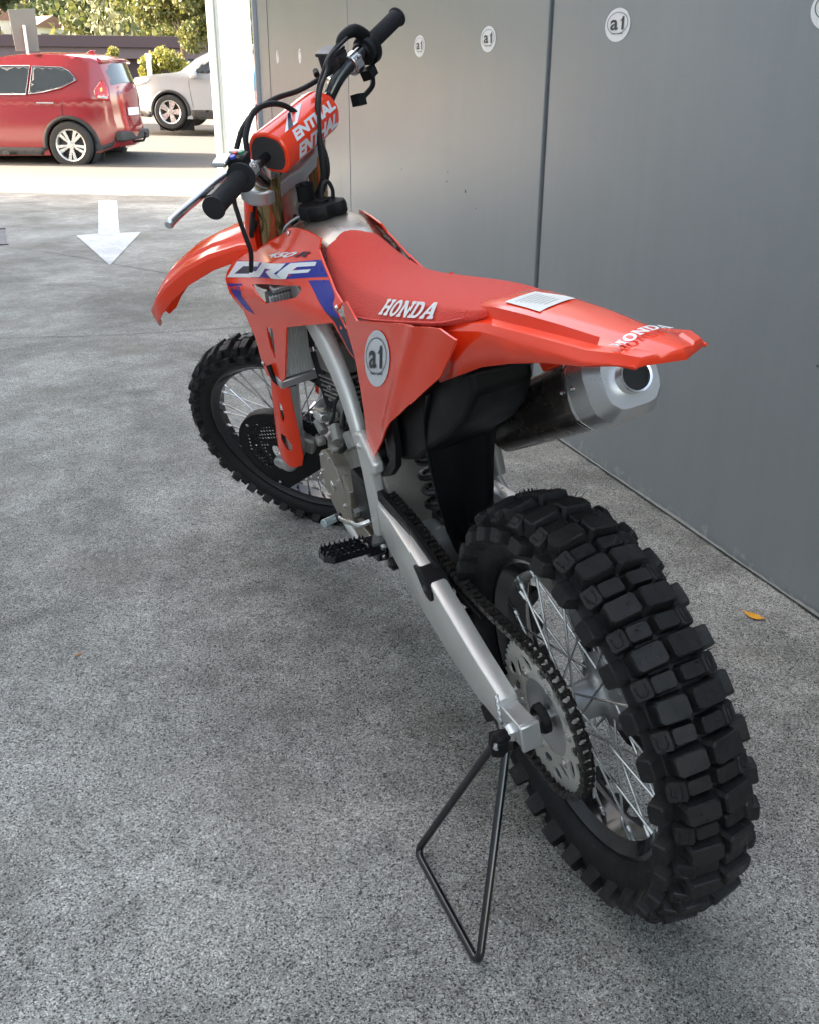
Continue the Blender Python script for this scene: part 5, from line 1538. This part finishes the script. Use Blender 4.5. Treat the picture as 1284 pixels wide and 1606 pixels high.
# ================================================================== CARS
def hexa(t, keys):
    for i in range(len(keys) - 1):
        if keys[i][0] <= t <= keys[i + 1][0]:
            u = (t - keys[i][0]) / (keys[i + 1][0] - keys[i][0] + 1e-9)
            return keys[i][1] + (keys[i + 1][1] - keys[i][1]) * u
    return keys[0][1] if t < keys[0][0] else keys[-1][1]
glass = mat('dark_car_glass', (.012, .016, .020), .04, spec=.9, coat=.5, var=.1, rvar=.01)
chrome = mat('chrome_trim', (.75, .75, .76), .12, metal=1.0)
alloy = mat('silver_alloy', (.62, .62, .60), .28, metal=.7)
cladd = mat('black_cladding', (.022, .022, .024), .6)
tyrem = mat('car_tyre', (.020, .020, .021), .8)
def car(name, label, paint_m, length, top, bottom, wheels, wr, arches, HW, win, extra, loc, ang, belt=.95, side_only=None):
    """local frame: +x towards the tail, y across (0 = near side, + = away), z up; profile given as top and bottom polylines of (x, z)"""
    root = empty(name, label, 'car', loc=loc, rot=(0, 0, ang))
    W = 2 * HW
    def inset(x, z):      # how far the near side skin sits inside the widest line
        e = 0.0
        e += .020 + .16 * max(0, z - belt) ** 1.0 * 1.55 + (.05 * max(0, belt - .32 - z))
        e -= .020 * math.exp(-((z - belt + .06) / .07) ** 2)
        for xe, s_ in ((bottom[0][0], 1), (bottom[-1][0], -1)):
            d_ = abs(x - xe)
            if d_ < .75: e += .22 * ((.75 - d_) / .75) ** 2.4
        return e
    outl = top + bottom[::-1]
    hl = []
    for (ax, az, ar) in arches:
        hl.append([(ax + ar * math.cos(a * PI / 16), az + ar * math.sin(a * PI / 16)) for a in range(32)])
    for far in (0, 1):
        ov, f2 = tri2d([outl], hl, .09)
        g = G().add([Vector((x, (inset(x, z) if not far else W - inset(x, z)), z)) for x, z in ov], f2)
        o = g.build('body_side', paint_m, root, smooth=75)
    # skin across the roof, bonnet, tail and underneath
    n = len(outl); rings = []
    dens = []
    for i in range(n):
        a, b = Vector(outl[i]), Vector(outl[(i + 1) % n])
        k = max(1, int((b - a).length / .09))
        for j in range(k): dens.append(tuple(a.lerp(b, j / k)))
    for x, z in dens:
        i0 = inset(x, z); row = []
        for t in (0, .03, .12, .3, .5, .7, .88, .97, 1):
            y = i0 + (W - 2 * i0) * t
            bulge = 4 * t * (1 - t)
            dz = .05 * bulge * (1 if z > belt else .2)
            dx = 0
            if x > bottom[-1][0] - .9 and z > .3: dx = .10 * bulge
            if x < bottom[0][0] + .9 and z < belt: dx = -.14 * bulge
            row.append(Vector((x + dx, y, z + (dz if z > .5 else 0))))
        rings.append(row)
    g = G().loft(rings, cap=False, closed=False, loop=True)
    g.build('body_shell', paint_m, root, smooth=35)
    def side(nm, m, poly, lift=.006, holes_=(), thick=.004, grid=.07, far=False):
        ov, f2 = tri2d([poly], holes_, grid)
        yy = lambda x, z: (inset(x, z) - lift) if not far else (W - inset(x, z) + lift)
        o = G().add([Vector((x, yy(x, z), z)) for x, z in ov], f2).build(nm, m, root, smooth=30, solid=thick if thick else 0, off=0)
        return o
    for wpoly, trim in win:
        side('side_window', glass, wpoly, .034)
        side('side_window', glass, wpoly, .034, far=True)
        if trim:
            loop = wpoly + [wpoly[0]]
            pts = []
            for x, z in loop: pts.append(Vector((x, inset(x, z) - .036, z)))
            G().tube(pts, .008, 6).build('window_trim', chrome, root)
    for k, (wx, wz) in enumerate(wheels):
        for far in (0, 1):
            cy = .115 if not far else W - .115
            s_ = -1 if not far else 1
            ty = G().lathe([(-.10, wr * .68), (.10, wr * .68)][:1] + [ (-.105, wr * .80), (-.10, wr * .93), (-.07, wr * .99), (0, wr), (.07, wr * .99), (.10, wr * .93), (.105, wr * .80), (.10, wr * .68), (-.10, wr * .68)], c=(wx, cy, wz), axis='y', n=40, cap=False)
            to = ty.build('wheel', tyrem, root)
            ri = G().lathe([(s_ * -.05, wr * .60), (s_ * .085, wr * .64), (s_ * .098, wr * .69), (s_ * .101, wr * .71), (s_ * .085, wr * .62)], c=(wx, cy, wz), axis='y', n=40, cap=False)
            nsp_ = extra.get('spokes', 10)
            for j in range(nsp_):
                a = 2 * PI * j / nsp_ + (.12 if j % 2 else -.12) * extra.get('pair', 1)
                c_, s2 = math.cos(a), math.sin(a)
                w_ = extra.get('spw', .024)
                P_ = lambda r, t, yy: Vector((wx + r * c_ - t * s2, cy + s_ * yy, wz + r * s2 + t * c_))
                ri.loft([[P_(wr * .12, -w_ * .7, .070), P_(wr * .12, w_ * .7, .070), P_(wr * .12, w_ * .7, .045), P_(wr * .12, -w_ * .7, .045)],
                         [P_(wr * .67, -w_ * 1.5, .088), P_(wr * .67, w_ * 1.5, .088), P_(wr * .67, w_ * 1.5, .06), P_(wr * .67, -w_ * 1.5, .06)]])
            ri.lathe([(s_ * .04, .0), (s_ * .04, wr * .19), (s_ * .078, wr * .17), (s_ * .082, 0)], c=(wx, cy, wz), axis='y', n=20)
            ri.build('wheel_rim', alloy, to, bevel=.003)
            G().lathe([(s_ * .0, wr * .64), (s_ * .02, wr * .3), (s_ * .02, 0)], c=(wx, cy, wz), axis='y', n=24).build('brake_drum', 'dark', to)
        ax, az, ar = arches[k]
        arc = [(ax + ar * 1.0 * math.cos(rad(d)), az + ar * 1.0 * math.sin(rad(d))) for d in range(-12, 193, 8)]
        arc2 = [(ax + ar * 1.17 * math.cos(rad(d)), az + ar * 1.14 * math.sin(rad(d))) for d in range(192, -13, -8)]
        side('arch_cladding', cladd, arc + arc2, .010, grid=0)
        G().lathe([(0, ar), (.30, ar)], c=(ax, .06, az), axis='y', n=32, cap=False).build('wheel_well', cladd, root)
        G().box((ax, .42, az), (ar * 2, .02, ar * 2)).build('wheel_well', cladd, root)
    return root, side, inset, W

redp = mat('red_car_paint', (.21, .005, .009), .16, coat=.8, spec=.6, var=.04, rvar=.04)
silp = mat('silver_car_paint', (.34, .36, .38), .34, metal=.2, coat=.5, var=.04, rvar=.04)
CS = 1.13
SQ = .45
def sc(pts): return [((x if x < .45 else .45 + (x - .45) * SQ) * CS, z * CS) for x, z in pts]
def sq(x): return x if x < .45 else .45 + (x - .45) * SQ
top = sc([(-3.05, .62), (-3.03, .80), (-2.90, .92), (-2.25, 1.00), (-1.85, 1.06), (-1.15, 1.42), (-.9, 1.49), (-.6, 1.52), (-.3, 1.53), (.10, 1.52), (.45, 1.48), (.66, 1.44), (.70, 1.38), (.92, 1.09), (.955, .98), (.965, .84), (.985, .66), (1.03, .56), (1.035, .46)])
bot = sc([(-3.02, .28), (-2.85, .17), (-1.9, .14), (-.42, .155), (.46, .20), (.85, .27), (1.02, .40)])
win_r = [(sc([(-.47, 1.005), (-.40, 1.375), (.04, 1.36), (.15, 1.31), (.25, 1.195), (.02, 1.09), (-.25, 1.03)]), True),
         (sc([(-1.62, .985), (-1.10, 1.34), (-.98, 1.375), (-.44, 1.38), (-.51, 1.000)]), True)]
arch = [(.05 * CS, .30 * CS, .365 * CS), (-2.38 * CS, .30 * CS, .365 * CS)]
loc_r = Vector([0.442, 17.178, -0.172])
red_car, sideR, insR, WR_ = car('car', 'red five-door car stopped in the road at the left edge of the picture', redp, 4.6, top, bot,
                         [(.05 * CS, .305 * CS), (-2.38 * CS, .305 * CS)], .335 * CS, arch, .90, win_r, dict(spokes=10, pair=1, spw=.020),
                         loc_r, math.atan2(SD.y, SD.x), belt=1.0 * CS)
sideR('sill_cladding', cladd, sc([(-2.0, .155), (-2.0, .27), (-.36, .27), (-.40, .165)]), .012)
sideR('bumper_cladding', cladd, sc([(.43, .21), (.40, .34), (.60, .30), (.90, .36), (1.00, .46), (1.02, .42), (.86, .28)]), .012)
sideR('tail_light', mat('red_lens', (.42, .010, .012), .10, coat=1), sc([(.50, 1.05), (.66, 1.16), (.74, 1.20), (.90, 1.09), (.94, .92), (.70, .92), (.55, .96)]), .012)
sideR('light_lens', mat('clear_lens', (.42, .40, .40), .15), sc([(.62, .99), (.90, .97), (.91, .94), (.62, .95)]), .018)
sideR('indicator', mat('amber_lens', (.9, .25, .02), .2, emit=((1, .35, .03), 1.2)), sc([(.695, 1.08), (.735, 1.09), (.74, 1.05), (.70, 1.045)]), .019)
g = G().tube([Vector((x * CS, insR(x * CS, .89 * CS) - .030, (.885) * CS)) for x in (-.37, -.33, -.15, -.11)], .014, 8)
g.build('door_handle', chrome, red_car)
seam = mat('panel_gap', (.01, .01, .01), .8)
for sx in (-.02, -1.12):
    G().tube([Vector(((sx + dx) * CS, insR((sx + dx) * CS, z * CS) - .0005, z * CS)) for dx, z in ((.0, 1.07), (.02, .90), (.0, .72), (-.06, .55), (-.16, .42), (-.22, .28))], .004, 4).build('door_gap', seam, red_car)
# tail: rear window, spoiler, lights, plate, towbar
rz = lambda x, z: Vector((x * CS, 0, z * CS))
g = G(); rows = []
for x, z in ((.675, 1.385), (.76, 1.30), (.84, 1.19), (.905, 1.115)):
    x = sq(x) * CS; z *= CS
    i0 = insR(x, z) + .05
    rows.append([Vector((x + .10 * 4 * t * (1 - t) + .014, i0 + (WR_ - 2 * i0) * t, z + .05 * 4 * t * (1 - t) + .004)) for t in (0.02, .12, .3, .5, .7, .88, .98)])
G().loft(rows, cap=False, closed=False).build('rear_window', glass, red_car, smooth=50)
G().loft([[Vector((.52 * CS, y, 1.50 * CS)), Vector((.60 * CS + b * .10, y, 1.455 * CS + b * .03)), Vector((.60 * CS + b * .10, y, 1.425 * CS + b * .03)), Vector((.54 * CS, y, 1.42 * CS))] for y, b in ((.22, 0), (.5, .7), (.9, 1), (1.3, .7), (1.58, 0))]).build('roof_spoiler', redp, red_car, bevel=.01)
G().prism([(.10 * CS, 1.53 * CS), (.28 * CS, 1.515 * CS), (.29 * CS, 1.60 * CS), (.23 * CS, 1.60 * CS)], .86, .94, 'xz').build('roof_fin', redp, red_car, bevel=.008)
G().box((.785 * CS, .9, .76 * CS), (.02, .5, .12)).build('number_plate', 'white', red_car)
G().box((.74 * CS, .9, .42 * CS), (.12, 1.4, .16)).build('rear_bumper', cladd, red_car, bevel=.03)
G().tube([(.74 * CS, .9, .32 * CS), (.90 * CS, .9, .34 * CS), (.94 * CS, .9, .42 * CS)], .022, 8).lathe([(-.03, .0), (-.03, .02), (0, .032), (.03, .02), (.03, 0)], c=(.94 * CS, .9, .45 * CS), axis='z', n=12).build('tow_bar', 'dark', red_car)

CS = 1.04; SQ = 1.0
top = sc([(-.80, .62), (-.79, .78), (-.66, .92), (-.20, .98), (.30, 1.03), (.62, 1.26), (1.0, 1.44), (1.5, 1.50), (2.6, 1.48), (3.1, 1.38), (3.4, 1.02), (3.55, .9), (3.58, .55)])
bot = sc([(-.78, .36), (-.60, .20), (.45, .17), (2.2, .17), (3.1, .22), (3.55, .4)])
win_s = [(sc([(.56, 1.04), (1.06, 1.37), (1.45, 1.40), (1.45, 1.03), (.62, 1.01)]), False), (sc([(1.5, 1.03), (1.5, 1.40), (2.5, 1.37), (2.7, 1.1), (2.6, 1.03)]), False)]
arch = [(.04 * CS, .30 * CS, .36 * CS), (2.65 * CS, .30 * CS, .36 * CS)]
sil_car, sideS, insS, WS_ = car('car', 'silver grey SUV driving behind the red car, its front half in view', silp, 4.5, top, bot, [(.04 * CS, .30 * CS), (2.65 * CS, .30 * CS)], .325 * CS, arch, .90, win_s,
                         dict(spokes=5, pair=0, spw=.046), Vector([2.787, 21.012, 0.25]), math.atan2(SD.y, SD.x), belt=1.02 * CS)

sideS('sill_cladding', cladd, sc([(.50, .175), (.46, .34), (2.25, .34), (2.2, .175)]), .012)
sideS('bumper_cladding', cladd, sc([(-.76, .38), (-.60, .21), (-.38, .20), (-.36, .30), (-.60, .33)]), .012)
sideS('headlight', mat('headlight_lens', (.5, .52, .55), .08, coat=1), sc([(-.76, .80), (-.66, .87), (-.30, .90), (-.42, .82), (-.68, .76)]), .012)
for sx in (.47, 1.5):
    G().tube([Vector(((sx + dx) * CS, insS((sx + dx) * CS, z * CS) - .0005, z * CS)) for dx, z in ((.06, 1.0), (.0, .85), (.02, .6), (.05, .38))], .004, 4).build('door_gap', seam, sil_car)
G().loft([rrect((x, y, 1.02), w, h, .4, ax=Vector((1, 0, 0))) for x, y, w, h in ((.60, .05, .10, .10), (.62, -.05, .18, .16), (.64, -.14, .17, .15), (.66, -.17, .10, .10))]).build('wing_mirror', silp, sil_car, smooth=60)
rows = []
for x, z in ((.33, 1.045), (.48, 1.165), (.64, 1.28), (.96, 1.42)):
    x *= CS; z *= CS; i0 = insS(x, z) + .06
    rows.append([Vector((x - .012, i0 + (WS_ - 2 * i0) * t, z + .05 * 4 * t * (1 - t) + .010)) for t in (0.02, .12, .3, .5, .7, .88, .98)])
G().loft(rows, cap=False, closed=False).build('windscreen', glass, sil_car, smooth=50)
for lo_, car_ in ((loc_r, red_car), (Vector([2.787, 21.012, 0.25]), sil_car)): pass

# ================================================================== person beyond the posts
per = empty('person', 'person in blue shirt and dark red trousers beyond the door posts', 'person', loc=(4.05, 18.35, .05), rot=(0, 0, rad(-40)))
skin_m = mat('skin', (.45, .26, .19), .6)
def skinned(name, vs, es, rr, m, root=0):
    me = bpy.data.meshes.new(name); me.from_pydata(vs, es, [])
    o = bpy.data.objects.new(name, me); COL.objects.link(o); o.parent = per
    md = o.modifiers.new('skin', 'SKIN'); md.use_smooth_shade = True
    for i, r in enumerate(rr): me.skin_vertices[0].data[i].radius = (r, r)
    me.skin_vertices[0].data[root].use_root = True
    s2 = o.modifiers.new('sub', 'SUBSURF'); s2.levels = s2.render_levels = 1
    me.materials.append(m)
    return o
skinned('body', [(0, 0, .92), (0, 0, 1.15), (0, 0, 1.36), (0, 0, 1.46), (0, -.01, 1.56), (0, -.01, 1.64), (.18, 0, 1.36), (.24, .03, 1.10), (.22, -.10, .90), (.21, -.13, .82), (-.18, 0, 1.36), (-.24, .02, 1.10), (-.25, -.05, .88), (-.25, -.06, .80),
                 (.10, 0, .86), (.11, .02, .48), (.12, .06, .10), (.13, -.08, .04), (-.10, 0, .86), (-.11, -.04, .48), (-.12, .0, .10), (-.13, -.14, .04)],
        [(0, 1), (1, 2), (2, 3), (3, 4), (4, 5), (2, 6), (6, 7), (7, 8), (8, 9), (2, 10), (10, 11), (11, 12), (12, 13), (0, 14), (14, 15), (15, 16), (16, 17), (0, 18), (18, 19), (19, 20), (20, 21)],
        [.13, .14, .14, .055, .095, .085, .06, .045, .036, .035, .06, .045, .036, .035, .085, .06, .045, .04, .085, .06, .045, .04], skin_m)
skinned('shirt', [(0, 0, .90), (0, 0, 1.15), (0, 0, 1.37), (.19, 0, 1.36), (.24, .03, 1.16), (-.19, 0, 1.36), (-.24, .02, 1.16)], [(0, 1), (1, 2), (2, 3), (3, 4), (2, 5), (5, 6)], [.165, .17, .165, .085, .07, .085, .07], mat('blue_shirt', (.12, .30, .50), .8))
skinned('trousers', [(0, 0, .93), (.10, 0, .84), (.11, .02, .48), (.12, .06, .14), (-.10, 0, .84), (-.11, -.04, .48), (-.12, 0, .14)], [(0, 1), (1, 2), (2, 3), (0, 4), (4, 5), (5, 6)], [.16, .11, .085, .07, .11, .085, .07], mat('dark_red_trousers', (.30, .03, .03), .85))
G().lathe([(-.03, .10), (.03, .108), (.08, .085), (.11, .04), (.115, 0)], c=(0, .01, 1.60), axis='z', n=16).build('hair', mat('dark_hair', (.03, .02, .015), .7), per)

# ================================================================== across the street
def leafmass(name, parent, m, clumps, n, size, seed, kind=None, squash=1.0):
    rnd = random.Random(seed)
    g = G()
    tot = sum(c[3] ** 2 for c in clumps)
    for (cx_, cy_, cz_, r) in clumps:
        k = int(n * r * r / tot)
        for _ in range(k):
            while True:
                d_ = Vector((rnd.gauss(0, 1), rnd.gauss(0, 1), rnd.gauss(0, 1)))
                if d_.length > .01: break
            d_ = d_.normalized() * r * (rnd.random() ** .35)
            p = Vector((cx_ + d_.x, cy_ + d_.y, cz_ + d_.z * squash))
            s_ = size * rnd.uniform(.6, 1.4)
            E_ = Euler((rnd.uniform(0, 6.3), rnd.uniform(0, 6.3), rnd.uniform(0, 6.3))).to_matrix()
            q_ = [E_ @ Vector(v) * s_ + p for v in ((-1, -.45, 0), (0, -.6, .15), (1, 0, 0), (0, .6, .15), (-1, .45, 0))]
            o_ = len(g.v)
            g.v += q_; g.f.append(tuple(range(o_, o_ + 5)))
    return g.build(name, m, parent, smooth=0, flip=False, kind=kind)
bark = mat('bark', (.13, .10, .075), .9, var=.3, vscale=12, bump=.6, bscale=30)
def tree(name, label, base, h, clumps, n, size, m, seed, tr=.10, limbs=6, cat='tree', lean=(0, 0), group=None):
    t = empty(name, label, cat, loc=base, group=group)
    rnd = random.Random(seed)
    g = G()
    tp_ = Vector((lean[0], lean[1], h))
    g.tube([(0, 0, -.3), tp_ * .4 + Vector((.05, 0, 0)), tp_ * .8, tp_], [tr * 1.2, tr, tr * .7, tr * .4], 10, smooth=4)
    for c in clumps[:limbs]:
        e_ = Vector(c[:3])
        s_ = tp_ * rnd.uniform(.6, .95)
        g.tube([s_, s_.lerp(e_, .5) + Vector((0, 0, .1)), e_], [tr * .45, tr * .3, tr * .12], 7, smooth=3)
    g.build('trunk', bark, t)
    leafmass('crown', t, m, clumps, n, size, seed)
    return t
lm1 = leaf_mat('olive_leaves', (.055, .075, .018), (.17, .16, .045))
lm2 = leaf_mat('dark_leaves', (.020, .034, .012), (.06, .08, .025))
lm3 = leaf_mat('pale_leaves', (.15, .16, .08), (.30, .28, .16))
lm4 = leaf_mat('yellow_leaves', (.11, .12, .02), (.24, .22, .04))
def cl(seed, n, rx_, ry_, rz_, z0, r0, r1):
    rnd = random.Random(seed)
    return [(rnd.uniform(-rx_, rx_), rnd.uniform(-ry_, ry_), z0 + rnd.uniform(-rz_, rz_), rnd.uniform(r0, r1)) for _ in range(n)]
b1 = ray(287, 46)
tree('street_tree', 'rounded olive-green street tree behind the silver car', (b1.x, b1.y, .9), 2.6, cl(3, 38, 1.25, 1.3, 1.7, 3.5, .40, .75), 14000, .085, lm1, 4, tr=.13)
b2 = ray(-30, 27)
tree('street_tree', 'dark overhanging tree whose branches fill the top left corner', (b2.x - .55, b2.y, -.25), 4.6, [(c[0] + .6, c[1], c[2], c[3]) for c in cl(8, 26, 1.9, 1.3, 1.0, 4.35, .35, .65)] + [(1.6, 0, 3.35, .35), (2.0, 0, 3.5, .33), (1.1, 0, 3.1, .3), (.5, 0, 2.9, .35)], 12000, .07, lm2, 9, tr=.16)
b3 = ray(262, 40)
tree('garden_shrub', 'low yellow-green shrub between the tree and the silver car', (b3.x, b3.y, .75), .5, cl(12, 12, .75, .5, .35, .95, .25, .42), 2500, .06, lm4, 13, tr=.05, limbs=3, cat='shrub')
b4 = ray(165, 60)
tree('garden_shrub', 'small yellow shrub rising behind the red car roof', (b4.x + .1, b4.y, 1.0), .8, cl(15, 7, .35, .4, .55, 1.0, .2, .36), 1200, .06, lm4, 16, tr=.05, limbs=3, cat='shrub')

# low brick shop across the street
bp = ray(60, 78)
shop = empty('brick_shop', 'long low purple-brown brick shop with a dark awning across the street', 'building', loc=(bp.x, bp.y, 1.0), rot=(0, 0, rad(-10)))
brick_m = mat('purple_brown_brick', (.060, .040, .046), .85, var=.18, vscale=8, bump=.4, bscale=20)
brick_l = mat('paler_fascia', (.105, .080, .088), .8, var=.1, vscale=6)
dk = mat('dark_window_glass', (.03, .028, .034), .25)  # even dark glass shared by the shop and house windows
G().box((0, 5, .95), (26, 9.4, 2.1)).build('wall', brick_m, shop)
G().box((0, 4.7, 1.72), (27, 10.6, .70)).build('fascia', brick_l, shop, bevel=.03)
G().box((0, 4.7, 2.44), (27.6, 11.2, .74)).build('roof', brick_m, shop, bevel=.03)
for x, w in ((-9.0, 1.6), (-6.0, 1.4), (-1.0, 2.2), (2.0, 1.8), (5.2, 1.5), (7.4, 1.2), (9.5, 1.8)):
    fr_ = G().box((x, .26, .72), (w + .12, .06, 1.25)).build('window', brick_l, shop)
    G().box((x, .215, .72), (w, .05, 1.12)).build('pane', dk, fr_)
g = G().prism([(-.85, 1.28), (.28, 1.62), (.28, 1.40), (-.85, 1.02)], 7.9, 13.0)
aw = g.build('awning', mat('charcoal_awning', (.028, .032, .038), .8), shop)
decal('lettering', 'white', aw, text2d('LIQUOR', .03), lambda a, b: (9.35 + 1.9 * a, -.875, 1.04 + .22 * b))
G().box((-2.0, -.4, 2.0), (1.1, .12, .45)).build('wall_sign', mat('cream_sign', (.75, .72, .66), .6), shop)
G().box((-8.7, -.4, 2.0), (.5, .12, .42)).build('wall_sign', mat('cream_sign_small', (.75, .72, .66), .6), shop)

# street furniture
s1 = ray(46, 19.5)
sg_ = empty('street_sign', 'back of a pale street sign panel on a thin white pole', 'sign', loc=(s1.x, s1.y, 0), rot=(0, 0, rad(5)))
whp = mat('white_powder_coat', (.72, .70, .66), .5)
G().tube([(0, 0, 0), (0, 0, 2.02)], .024, 10).build('pole', whp, sg_)
sm1 = mat('sign_panel_back', (.15, .16, .14), .7)
G().prism([(-.22, 2.25), (.22, 2.28), (.20, 1.62), (-.18, 1.62)], .03, .045, 'xz').build('sign_panel', sm1, sg_, bevel=.004)
s2_ = ray(233, 33)
bo_ = empty('white_post', 'slim white marker post beyond the red car', 'post', loc=(s2_.x, s2_.y, .55))
G().tube([(0, 0, 0), (0, 0, 1.12), (0, 0, 1.13)], [.07, .07, .05], 10).build('post', whp, bo_)
G().box((0, 0, 1.22), (.17, .08, .20)).build('post_head', whp, bo_, bevel=.02)

# hill with its wood
hillm = mat('hill_scrub', (.13, .14, .06), .95, var=.4, vscale=.12)
g = G(); rows = []
rnd = random.Random(2)
def hz(x, d): 
    t = max(0, min(1, (d - 96) / 150))
    return 1.5 + 62 * t * t * (3 - 2 * t) + 3 * math.sin(x * .045) * t + 1.5 * math.sin(x * .11 + d * .05) * t
HP = []
for i in range(16):
    d_ = 92 + i * 11
    row = []
    for k in range(31):
        x = -130 + 270 * k / 30
        p = Vector((x + 20, d_, hz(x, d_)))
        row.append(p)
    rows.append(row)
o = G().loft(rows, cap=False, closed=False).build('hill', hillm, smooth=60); o['kind'] = 'structure'
def crownlot(seed, cnt, m, nm):
    rnd = random.Random(seed)
    cls = []
    for _ in range(cnt):
        d_ = rnd.uniform(98, 215); x = rnd.uniform(-75, 95)
        r = rnd.uniform(1.6, 3.4)
        zz = hz(x, d_)
        for _k in range(4):
            cls.append((x + 20 + rnd.uniform(-r, r) * .7, d_ + rnd.uniform(-r, r) * .7, zz + r * .8 + rnd.uniform(-.3, 1.0) * r, r * rnd.uniform(.5, .9)))
    ob_ = leafmass(nm, None, m, cls, 60000, .30, seed)
    ob_['kind'] = 'stuff'; ob_['label'] = 'wooded hillside of ' + nm.replace('_', ' ')
    return ob_
crownlot(21, 260, lm1, 'olive_wood')
crownlot(22, 240, lm3, 'pale_wood')
crownlot(23, 160, lm2, 'dark_wood')
housem = mat('pale_house_wall', (.62, .58, .50), .8); roofm = mat('house_roof', (.22, .12, .09), .8)
for k, (px_, dd_, lab) in enumerate(((118, 120, 'small pale house low on the hillside above the shop'), (172, 135, 'small pale house higher up the hillside, towards the tree'), (8, 112, 'pale house at the foot of the hill at the left edge'), (75, 108, 'small pale house just above the shop roof'))):
    p = ray(px_, dd_)
    hgt = hz(p.x - 20, p.y)
    ho = empty('hill_house', lab, 'house', group='pale houses on the wooded hill', loc=(p.x, p.y, hgt + (1.2 if k != 1 else 2.2)), rot=(0, 0, rad(10 * k)))
    G().box((0, 0, .8), (3.6, 3, 2.4)).build('wall', housem, ho)
    G().prism([(-2.1, 2.0), (0, 3.0), (2.1, 2.0)], -1.8, 1.8, 'xz').build('roof', roofm, ho)
    for xx in (-.9, .9): G().box((xx, -1.52, 1.0), (.8, .06, .9)).build('window', dk, ho)

# ================================================================== fallen leaves
lfm = mat('yellow_leaf', (.78, .36, .02), .5, var=.25, vscale=60)
def leaf(loc, rot, s, label, m=lfm):
    t = empty('fallen_leaf', label, 'leaf', loc=loc, rot=(0, 0, rot))
    outl_ = [(-1, 0), (-.75, .22), (-.5, .28), (-.3, .44), (-.05, .40), (.2, .42), (.45, .22), (.72, .16), (1.0, .03), (.7, -.02), (.42, -.05), (.7, -.16), (.55, -.26), (.3, -.38), (0, -.42), (-.25, -.36), (-.55, -.26), (-.8, -.12)]
    ov, f2 = tri2d([outl_], [], .22)
    G().add([Vector((x * s, y * s, s * (.10 + .30 * y * y + .22 * x * x))) for x, y in ov], f2).build('blade', m, t, solid=.0006, smooth=60)
    G().tube([(-1.35 * s, .06 * s, .30 * s), (-1 * s, 0, .30 * s), (0, 0, .105 * s), (.9 * s, 0, .28 * s)], [.02 * s, .022 * s, .02 * s, .006 * s], 5, smooth=3).build('stalk', lfm, t)
    return t
leaf((.800, .560, gz(.56)), rad(-62), .030, 'yellow curled leaf lying on the concrete near the foot of the grey wall')
p_ = (-0.783, 1.017)
leaf((p_[0], p_[1], gz(p_[1])), rad(40), .011, 'tiny orange-brown leaf scrap on the open concrete left of the motorcycle', mat('brown_leaf', (.36, .16, .05), .7))
